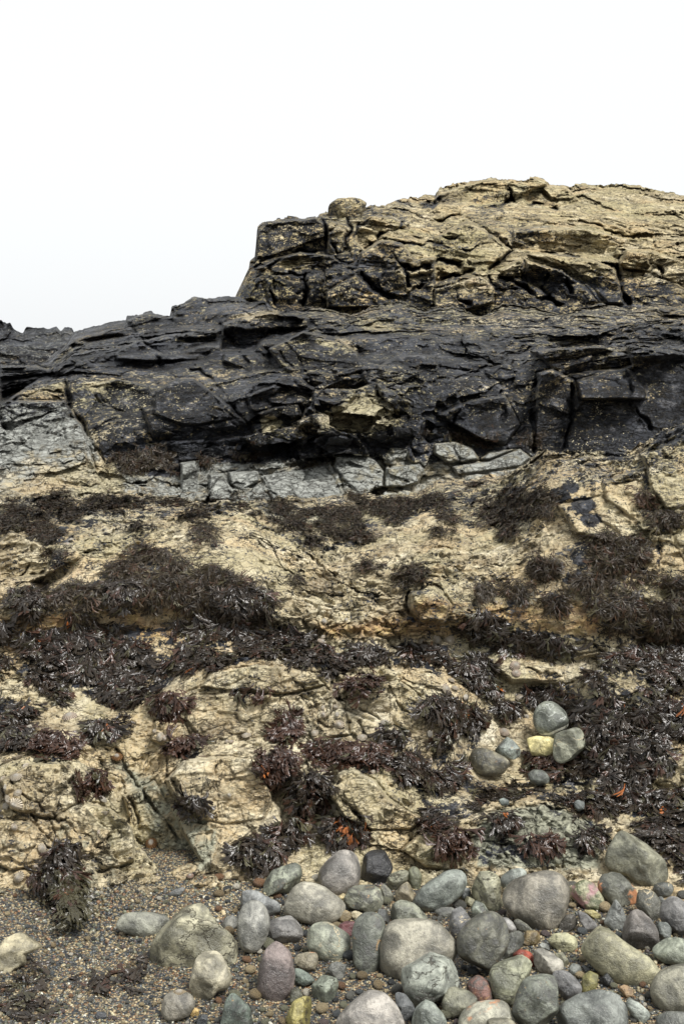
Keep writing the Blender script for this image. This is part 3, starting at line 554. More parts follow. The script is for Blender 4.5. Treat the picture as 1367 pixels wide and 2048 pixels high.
lines_mid[2] = [(x, y, d - (.22 if x > 200 else 0)) for x, y, d in lines_mid[2]]; lines_mid[3] = [(x, y, d - (.22 if x > 200 else 0)) for x, y, d in lines_mid[3]]
S = C2
blocks_mid = [
 (S([(325,250),(690,185),(775,345),(700,372),(400,388)]), -.008, .0004, .0062),
 (S([(740,140),(900,130),(960,160),(1005,215),(1005,310),(870,350),(800,290),(735,215)]), -.012, .0006, .0060),
 (S([(1010,200),(1200,180),(1230,215),(1190,290),(1110,315),(1005,310)]), -.014, .0020, .0040),
 (S([(995,185),(1040,95),(1130,105),(1150,185),(1080,200)]), -.010, .0030, .0035),
 (S([(50,240),(130,235),(180,320),(180,385),(40,385)]), -.012, .0020, .0045),
 (S([(150,222),(320,225),(325,280),(230,335),(160,300)]), -.012, -.0015, .0045),
 (S([(255,340),(330,285),(395,385),(260,390)]), -.004, 0, .006),
 (C3([(0,75),(120,62),(215,100),(250,165),(85,190),(0,130)]), -.016, .0010, .0045),
 (C3([(90,195),(300,165),(470,100),(530,150),(480,200),(130,250)]), -.008, .0008, .0050),
 (C3([(250,160),(300,120),(460,100),(300,170)]), -.012, .0008, .0050),
 ([(360,925),(400,920),(395,985),(362,985)], -.02, .001, .002),
 ([(-40,800),(130,800),(165,850),(200,960),(230,1010),(-40,1010)], .0, .0000, .0058),
 # dark slope
 (C5([(0,735),(60,770),(190,870),(310,1010),(40,1040),(-250,1060),(-320,860),(-120,700)]), -.004, .0004, .0040),
 (C5([(370,540),(560,440),(760,480),(860,560),(900,690),(930,740),(860,770),(620,760),(440,640)]), -.022, .0016, .0048),
 (C5([(120,400),(230,360),(420,330),(600,370),(590,420),(480,440),(380,440),(300,550),(110,550)]), -.035, .0008, .0035),
 (C5([(130,560),(330,560),(410,650),(300,670),(200,640),(120,610)]), -.012, .0006, .0060),
 (C5([(250,790),(400,735),(500,745),(590,810),(560,840),(300,890),(270,870)]), -.010, .0010, .0042),
 (C5([(600,770),(800,760),(860,790),(780,880),(690,905),(620,880)]), -.008, -.0010, .0050),
 (C5([(300,890),(420,850),(540,840),(560,900),(480,940),(340,920)]), -.014, .0002, .0010),
 (C5([(960,730),(1050,770),(1160,830),(1150,890),(1090,900),(980,800)]), -.02, .0030, .0022),
 (C5([(960,640),(1080,570),(1290,570),(1310,650),(1200,740),(1020,730)]), -.018, .0012, .0045),
 ([(1072,745),(1105,735),(1150,760),(1135,870),(1120,900),(1065,900)], -.014, .0012, .0000, 8),
 ([(1150,760),(1250,735),(1300,760),(1290,800),(1160,800)], -.018, .0006, .0040),
 ([(1060,700),(1200,690),(1300,720),(1240,740),(1120,750)], -.015, .0006, .0050),
 ([(1250,690),(1340,700),(1420,720),(1420,830),(1330,830),(1270,760)], -.018, .0010, .0020),
 ([(870,830),(940,800),(1010,790),(1040,850),(1010,890),(960,880)], -.02, .0012, .0025),
 # left dark slope slabs
 (C4u([(690,385),(760,345),(830,340),(870,360),(950,370),(960,400),(760,470)]), -.004, .001, .012),
 (C4u([(940,300),(1060,250),(1170,262),(1110,380),(960,360)]), -.006, .001, .012),
 (C4u([(460,480),(640,460),(700,470),(480,510),(430,500)]), .02, 0, .002),
 (C4u([(620,560),(760,490),(900,570),(1150,560),(1130,600),(830,610),(640,600)]), -.02, .001, .010),
 (C4u([(770,500),(900,460),(1120,440),(1200,440),(1190,500),(1000,560),(880,560)]), -.025, .001, .008),
 (C4u([(850,770),(960,700),(1060,700),(1150,770),(1200,850),(1280,920),(1100,960),(1000,960),(840,900)]), -.004, .0006, .0048),
 (C4u([(480,740),(640,700),(820,740),(850,860),(700,890),(560,850)]), -.006, -.001, .005),
 (C4u([(0,630),(200,630),(380,690),(210,720),(40,830),(0,850)]), -.02, -.001, .010),
]
def zone_mid(px, py, P, n):
    nz = fbm(P * 1.3, 4, 21)
    bk = .74 + nz * .6 + .12 * (1 - sstep(n[..., 2], .3, .8))  # steep faces get extra black, painting in their shade
    low = sstep(py + nz * 60, 905, 935)
    leftslab = soft(px, py, [(-420,800),(130,800),(190,880),(240,1020),(-420,1020)], 12)
    bk = bk * (1 - low * .85)
    bk = bk * (1 - leftslab) + leftslab * (.60 - .55 * sstep(py + nz * 60, 800, 900))
    bk = bk - .22 * soft(px, py, [(600,840),(760,790),(800,840),(760,865),(560,880),(530,860)], 18)
    bk = np.maximum(bk, .8 * soft(px, py, [(195,880),(370,880),(520,885),(650,870),(800,862),(1050,850),(1080,895),(870,888),(800,905),(650,916),(520,930),(425,925),(370,958),(240,950)], 8))  # undercut recess blackened, the shade under the ledge put into the colour
    bk = bk - .62 * soft(px, py, C5([(330,920),(400,905),(450,940),(400,990),(340,1000)]), 4)
    bk = bk - .30 * soft(px, py, [(560,590),(1450,590),(1450,650),(900,670),(640,640)], 24) * (.5 + 2.2 * nz)
    for poly in [C5([(220,360),(420,330),(430,370),(260,390)]), C5([(620,480),(800,500),(850,560),(700,560)]), [(1290,760),(1330,760),(1320,800),(1290,800)], C5([(860,400),(1000,400),(1080,440),(900,440)]), [(20,785),(130,765),(130,795),(60,800)], C5([(820,800),(960,800),(1000,900),(700,960),(640,930)])]:
        bk = bk - .33 * soft(px, py, poly, 10)
    slabs = np.zeros(px.shape)
    for b in blocks_mid[:11]: slabs = np.maximum(slabs, sstep(inpoly(px, py, b[0]), -3, 3))
    bk = np.where(slabs > .5, np.minimum(bk, .22), bk)
    gr = np.maximum(.25 + nz * .4, slabs * (.66 + nz * .7)); gr = np.maximum(gr, (.55 + nz * .5) * soft(px, py, [(240,900),(1080,860),(1080,1020),(240,1020)], 15)); gr = np.maximum(gr, leftslab * (.80 + nz * .8 - .42 * sstep(py, 870, 960)))
    ru = .2 + .3 * sstep(py, 860, 890) * (1 - low) * (1 - leftslab) + .35 * soft(px, py, [(20,790),(150,760),(160,800),(20,810)], 10)
    ru = np.where(slabs > .5, .15, ru); bk = bk + (bk < .6) * nz * .5
    return np.stack([bk, gr, ru], -1)
MB = rotm(-14, -12, 12)
fr_mid = [(1.0, MB, (.8, .8, 1.5), 311, 0, 0, .03, .025, .07), (.36, MB, (.9, .8, 1.6), 312, 0, .02, .02, .04, .07), (.14, MB, (1, 1, 1.6), 313, .002, .015, .01, .07, .07), (.07, M1, (1, 1, 1.8), 14, .002, .012, .005, .10)]
gr_mid = [
 (C5([(110,400),(160,470),(210,560),(280,600)]), 4, .12), (C5([(-190,590),(-60,640),(30,690),(110,760),(170,830),(200,880)]), 4, .12), (C5([(360,540),(420,640),(500,700),(600,770)]), 4, .12), (C5([(430,560),(520,660),(600,740)]), 2.5, .06), (C5([(540,590),(590,690),(620,750)]), 2.5, .05),
 (C5([(860,530),(900,600),(930,700),(960,760),(1090,910)]), 5, .16), (C5([(700,470),(860,540)]), 4, .1), (C5([(600,380),(700,450),(760,490)]), 4, .1), (C5([(250,790),(330,740),(430,730)]), 3, .08), (C5([(590,770),(610,850),(560,870)]), 4, .1), (C5([(330,1010),(440,940),(640,880),(860,800),(1010,860)]), 3, .06), (C5([(130,620),(300,680),(520,710)]), 3, .05),
 (C4u([(690,360),(740,450),(850,560),(870,620)]), 4, .12), (C4u([(1110,380),(1110,440)]), 3, .08), (C4u([(1040,650),(1130,700),(1200,800)]), 4, .1), (C4u([(480,700),(560,820),(700,900)]), 4, .1), (C4u([(600,740),(640,860)]), 3, .06), (C4u([(360,720),(380,880),(460,960),(520,1080)]), 6, .2), (C4u([(0,860),(100,810),(220,740),(340,790)]), 4, .15), (C4u([(400,500),(450,600),(480,700)]), 4, .1), (C4u([(500,560),(640,600),(700,640)]), 3, .06), (C4u([(920,570),(880,640),(960,700)]), 3, .06), (C4u([(640,700),(860,730),(850,860)]), 3, .06), (C4u([(0,900),(30,980),(60,1094)]), 3, .05),
 (C4u([(340,980),(400,1080),(430,1180)]), 3, .04), ([(0,870),(80,865),(180,880)], 2.5, .03), ([(20,930),(100,925),(220,940)], 2, .03), ([(70,850),(60,950),(20,985)], 2, .03), ([(190,880),(215,940),(230,990)], 3, .06),
 ([(520,952),(555,1000)], 3, .07), ([(605,935),(635,990)], 2.5, .04), ([(660,915),(690,985)], 3.5, .08), ([(720,960),(770,940)], 2, .03), ([(770,900),(772,970)], 4, .1), ([(840,930),(900,945),(940,960)], 3, .05), ([(905,890),(925,950)], 3, .05), ([(1000,905),(1020,940)], 2.5, .04), ([(955,915),(880,930)], 3, .05),
 ([(1075,745),(1065,820),(1068,900)], 4, .15), ([(1145,760),(1140,850),(1125,900)], 4, .15), ([(1000,670),(1080,690),(1180,700),(1260,690)], 3, .08), ([(900,650),(1000,660),(1100,640)], 3, .08), ([(870,700),(960,690),(1050,670)], 3, .08), ([(1100,650),(1200,670),(1300,660),(1367,680)], 4, .1), ([(860,760),(940,750),(1000,720),(1060,700)], 4, .12), ([(1250,740),(1260,800),(1300,860)], 4, .12), ([(1000,790),(1010,850)], 4, .1), ([(930,790),(900,850)], 4, .1)]
mid = sheet('rock_shelf', M_mid, lines_mid, (-420, 2300), 1.9, fr_mid, blocks_mid, zone_mid, back=(4, .45), fine=(5, .035), crest=3, grooves=gr_mid, asc=.9, gk=.8, flats=[(1.0, MB, (.8, .8, 1.4), 311, .85, .12, .09, .35), (.36, MB, (.9, .8, 1.5), 312, .9, .14, .045, .18), (.14, MB, (1, 1, 1.5), 313, .9, .15, .013, .06)], amask=lambda x, y: 1 - .6 * np.maximum.reduce([sstep(inpoly(x, y, b[0]), -4, 4) for b in blocks_mid[:11]]))

# ---- far low rocks on the left
lines_far = [[(-420,775,15.5),(240,775,15.5)], [(-420,700,16.5),(240,700,16.5)],
 [(-420,660,17.5),(-100,646,17.5),(0,641,17.5),(12,642,17.5),(30,649,17.5),(47,658,17.5),(53,650,17.5),(88,650,17.5),(95,656,17.5),(113,652,17.5),(122,661,17.5),(130,653,17.5),(144,657,17.5),(160,690,17.5),(240,740,17.5)]]
fr_far = [(1.1, MB, (1, 1, 2), 31, .02, .1, .08, .06), (.45, MB, (1, 1, 1.8), 32, .02, .08, .06, .08), (.18, M1, (1, 1, 1.5), 33, .02, .06, .03, .1)]
sheet('far_rocks', M_mid, lines_far, (-420, 240), 1.9, fr_far, (), lambda px, py, P, n: np.stack([.66 + fbm(P * .8, 4, 5) * .9, .6 + 0 * px, .3 + .2 * sstep(py, 690, 720)], -1), back=(5, .45), fine=(2, .03), crest=3, flats=[(.6, MB, (1, 1, 1.3), 331, .8, .14, .03, .2)])

# ---- upper crag
lines_crag = [
 [(440,690,11.4),(1790,690,11.4)],
 [(440,640,11.6),(500,620,11.5),(700,622,11.5),(860,632,11.4),(1000,628,11.4),(1790,628,11.3)],
 [(440,625,11.8),(465,612,11.8),(500,560,11.8),(550,530,11.8),(640,525,11.8),(720,560,11.6),(860,592,11.45),(930,575,11.5),(1050,560,11.6),(1150,565,11.7),(1250,590,11.7),(1790,590,11.5)],
 [(440,618,12.2),(465,607,12.2),(500,530,12.8),(560,510,12.9),(650,505,12.8),(720,510,12.3),(850,520,12.5),(1000,525,12.9),(1100,515,13.0),(1240,535,12.8),(1367,525,12.3),(1790,525,12.3)],
 [(440,612,12.4),(467,602,12.4),(490,572,12.6),(500,545,12.9),(512,522,13.1),(516,480,13.2),(519,462,13.2),(530,452,13.2),(640,448,13.2),(720,462,12.9),(850,462,13.8),(1000,455,13.9),(1170,457,14.0),(1260,478,13.8),(1367,500,13.2),(1790,500,13.2)],
 [(440,608,12.8),(468,599,12.8),(484,578,13.0),(494,561,13.1),(497,556,13.2),(499,522,13.3),(509,513,13.4),(512,480,13.4),(515,454,13.5),(533,439,13.7),(600,435,13.8),(632,434,13.8),(640,428,14.2),(660,425,14.4),(700,424,14.6),(735,413,14.7),(748,410,14.8),(770,410,15),(800,396,15.3),(830,394,15.6),(850,388,15.8),(868,392,16),(880,378,16),(930,361,16.3),(985,354,16.5),(1005,356,16.5),(1035,360,16.5),(1058,356,16.6),(1085,358,16.6),(1096,366,16.8),(1101,370,17),(1130,367,17),(1200,370,17),(1270,369,17),(1320,380,16.6),(1367,391,16.2),(1500,410,16),(1790,440,15.5)],
]
blocks_crag = [
 (C7([(145,430),(200,372),(500,345),(560,400),(560,560),(250,600),(150,640)]), -.006, .0010, .0012),
 (C7([(575,440),(640,400),(700,440),(680,560),(600,570),(570,520)]), -.012, .0010, .0030),
 (C7([(130,660),(250,600),(400,555),(600,575),(640,620),(560,690),(430,690),(250,690)]), -.012, .0005, .0110),
 (C7([(240,700),(430,700),(440,770),(410,890),(250,890)]), .004, .0010, .0010),
 (C7([(455,700),(560,700),(540,860),(420,890)]), -.004, -.0030, .0020),
 (C7([(740,400),(830,330),(960,340),(1060,400),(900,450),(800,560),(740,500)]), -.006, .0020, .0080),
 (C7([(770,560),(900,480),(1020,500),(1100,600),(1367,560),(1367,640),(1050,720),(1060,820),(900,800),(740,680)]), -.02, .0006, .0060),
 (C7([(560,800),(740,690),(900,810),(1060,830),(1000,900),(560,900)]), -.012, .0016, .0030),
 (C7([(1110,310),(1250,262),(1367,270),(1367,370),(1240,380),(1110,350)]), -.012, .0006, .0100),
 (C8([(430,390),(560,372),(820,372),(1060,432),(1010,565),(880,535),(480,495),(425,480)]), -.008, -.0006, .0012, 4),
 (C8([(490,515),(700,508),(880,545),(1000,595),(1040,790),(950,790),(850,680),(720,590),(560,535)]), -.02, -.0012, .0110),
 (C8([(360,600),(470,530),(500,560),(490,640),(400,650)]), -.025, .0020, .0040),
 (C8([(500,545),(700,600),(830,690),(900,780),(760,790),(600,730),(500,650)]), -.010, -.0030, .0010),
 (C8([(0,700),(110,670),(250,630),(330,690),(330,780),(200,820),(0,850)]), -.022, -.0008, .0080),
 (C8([(1050,490),(1180,490),(1367,560),(1450,600),(1450,760),(1200,620),(1060,600),(1010,570)]), -.016, .0004, .0050),
 (C8([(0,420),(180,330),(320,410),(420,490),(370,560),(200,600),(0,690)]), -.012, -.0010, .0080),
 (C8([(480,180),(650,130),(720,140),(800,220),(660,265),(500,240)]), -.006, .0008, .0120),
 (C8([(0,200),(130,142),(330,95),(540,88),(625,112),(620,140),(480,190),(440,228),(260,252),(190,240),(0,240)]), -.02, .0004, .0040),
 (C8([(430,260),(800,270),(1160,420),(1050,430),(820,368),(560,368),(430,385),(330,330)]), -.004, .0002, .0150),
]
def zone_crag(px, py, P, n):
    nz = fbm(P * .9, 4, 41)
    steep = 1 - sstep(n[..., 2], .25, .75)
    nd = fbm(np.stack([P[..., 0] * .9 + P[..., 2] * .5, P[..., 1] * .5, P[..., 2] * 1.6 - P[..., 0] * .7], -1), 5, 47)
    bk = .38 + .22 * steep + nz * .5 + nd * .8  # slope term darkens steep faces, shade painted into the colour
    bk = bk + .4 * sstep(py + nz * 110, 520, 615) + .32 * sstep(760 - px + (py - 500) * .6, 0, 160)
    bk = bk - .32 * soft(px, py, C7([(250,620),(400,565),(620,590),(600,640),(500,690),(300,680)]), 8) - .45 * soft(px, py, C7([(240,800),(300,790),(420,830),(400,890),(250,880)]), 5) - .2 * soft(px, py, C7([(450,700),(540,700),(560,870),(430,890)]), 6)
    bk = bk + .25 * soft(px, py, C7([(145,430),(560,370),(560,570),(140,640)]), 6)  # pillar face blackened, its shade put into the colour
    bk = bk + .22 * soft(px, py, C8([(500,560),(700,600),(850,700),(900,790),(500,800),(330,700)]), 10) + .1 * soft(px, py, C8([(1000,600),(1367,620),(1367,820),(1000,820)]), 20)  # left-facing side below the slab painted darker for its shade
    bk = bk - .25 * sstep(px + (470 - py) * 2, 1000, 1300)
    bk = bk - .2 * soft(px, py, C8([(490,515),(700,508),(1000,595),(1040,780),(850,680),(560,535)]), 8)  # slab top painted lighter, as the light falls on it
    gr = .22 + nz * .6 + .1 * steep
    bk = np.minimum(bk, .64 + nz * .3)
    ru = .30 - nz * .5 + .12 * sstep(700 - px, 0, 80)
    return np.stack([bk, gr, ru], -1)
MC = rotm(-10, -14, 20)
fr_crag = [(.5, MC, (.9, .9, 1.2), 322, 0, .02, .04, .05, .07), (.2, MC, (1, 1, 1.3), 323, .004, .02, .018, .07, .07), (.10, M2, (1, 1, 1.5), 44, .004, .02, .010, .10)]
gr_crag = [
 (C8([(0,330),(130,300),(210,320),(290,390),(350,450),(410,480),(420,500)]), 4, .25), (C8([(420,490),(370,560),(280,600),(180,620),(0,710)]), 6, .35), (C8([(480,500),(700,510),(880,545),(1000,590)]), 3.5, .2), (C8([(1000,590),(1020,660),(1060,780)]), 6, .3), (C8([(360,650),(430,660),(560,740),(700,790)]), 5, .25), (C8([(490,560),(500,650)]), 3.5, .15), (C8([(620,620),(600,700),(640,770)]), 4, .15), (C8([(720,620),(740,720)]), 4, .15),
 (C8([(190,245),(300,255),(450,230),(560,250),(660,268)]), 4, .22), (C8([(130,145),(140,230)]), 3, .1), (C8([(390,130),(420,220)]), 4, .15), (C8([(1040,200),(1160,270),(1300,290),(1367,280)]), 3.5, .15), (C8([(780,340),(900,350),(1060,420)]), 2.5, .1), (C8([(120,480),(200,490),(300,450)]), 3, .1), (C8([(60,580),(180,540),(200,500)]), 3, .1), (C8([(1180,490),(1190,560),(1250,620)]), 4, .15), (C8([(120,700),(140,760),(200,800)]), 4, .12), (C8([(300,620),(340,700),(440,720)]), 4, .15), (C8([(1040,500),(1010,580)]), 4, .15),
 (C7([(515,345),(560,400),(570,480),(560,560)]), 5, .3), (C7([(600,350),(640,380),(600,440)]), 4, .2), (C7([(690,350),(710,420),(680,500),(700,590)]), 5, .25), (C7([(860,340),(760,400),(740,470)]), 4, .15), (C7([(1010,400),(900,450),(850,500),(780,550)]), 4, .2), (C7([(620,600),(700,640),(740,600),(780,540)]), 6, .3), (C7([(130,650),(260,610),(400,560),(480,555)]), 4, .15), (C7([(200,700),(400,690),(560,700)]), 4, .15), (C7([(440,700),(440,800),(410,880)]), 4, .2), (C7([(250,700),(230,800),(240,880)]), 4, .15), (C7([(1060,640),(1120,660),(1250,620),(1367,640)]), 5, .25), (C7([(900,500),(1050,520),(1180,500),(1300,540)]), 3.5, .12), (C7([(950,560),(1040,640),(1060,760)]), 4, .15), (C7([(980,420),(1080,470),(1200,450),(1367,480)]), 3, .1), (C7([(770,700),(900,800),(1000,830)]), 5, .2), (C7([(840,290),(960,300),(1110,320)]), 3, .12), (C7([(980,240),(1060,280),(1220,270)]), 3.5, .15), (C7([(1225,220),(1240,260)]), 4, .2), (C7([(1130,760),(1250,720),(1367,700)]), 5, .2), (C7([(590,440),(620,520),(640,580)]), 3, .12)]
crag = sheet('crag', M_crag, lines_crag, (440, 2300), 1.9, fr_crag, blocks_crag, zone_crag, back=(5, .35), fine=(3, .06), crest=5, grooves=gr_crag, asc=.6, gk=1.7, gv=.42, flats=[(1.3, MC, (.8, .8, 1.1), 321, .8, .14, .10, .45), (.5, MC, (.9, .9, 1.2), 322, .85, .14, .04, .22), (.2, MC, (1, 1, 1.3), 323, .9, .14, .010, .07)])
# ------------------------------------------------------------------ beach
gx = np.concatenate([-np.geomspace(800, 2.6, 30), np.arange(-2.5, 2.5, .02), np.geomspace(2.6, 800, 30)])
gy = np.concatenate([-np.geomspace(60, 1.0, 16), np.arange(.9, 4.6, .02), np.geomspace(4.7, 2500, 44)])
GX, GY = np.meshgrid(gx, gy)
def gz(x, y):
    p = np.stack([x, y, 0 * x], -1); near = np.exp(-np.maximum(0, np.abs(y - 3) - 1.8)) * np.exp(-np.maximum(0, np.abs(x) - 3))
    return (fbm(p * 1.6, 3, 61) * .07 + fbm(p * 14, 3, 62) * .012) * near + .02 * sstep(x, -.6, -1.0) * near
GP = np.stack([GX, GY, gz(GX, GY)], -1)
m = N('wet_gravel_ground'); co = m.co(); v = m.vor(co, 150); v2 = m.vor(co, 75)
col = m.ramp(m.n('SeparateColor').outputs[0], [(0, (0, 0, 0)), (1, (1, 1, 1))])
sp = m.n('SeparateColor'); m.t.links.new(v.outputs['Color'], sp.inputs[0])
col = m.ramp(sp.outputs[0], [(0, (.03, .035, .04)), (.3, (.10, .10, .085)), (.5, (.22, .17, .10)), (.7, (.4, .32, .19)), (.88, (.18, .10, .045)), (1, (.5, .46, .38))])
col.node.color_ramp.interpolation = 'CONSTANT'
col = m.mix(m.mr(v.outputs['Distance'], .35, .7, 0, .8), col, (.015, .013, .01))
M_ground = m.fin(col, .45, m.bump(m.math('MULTIPLY', v.outputs['Distance'], -1.0), .004, 1), .5)
tag(link('beach_ground', mesh_np('beach_ground', GP, grid_faces(*GX.shape), M_ground, smooth=True)), kind='structure')
near = (GX > -2.5) & (GX < 2.5) & (GY > 1.2) & (GY < 4.6)
# denser sampling of the ground into the surface lookup
qx, qy = np.meshgrid(np.arange(-1.5, 1.5, .003), np.arange(2.4, 4.4, .003)); QP = np.stack([qx, qy, gz(qx, qy)], -1)
rast_add(QP); rast_fill()

# ------------------------------------------------------------------ cobbles
A1 = (400, 1640); A2 = (867, 1640); A3 = (0, 1640); A4 = (867, 1240); A7 = (467, 320)
GR = (.20,.215,.20); 
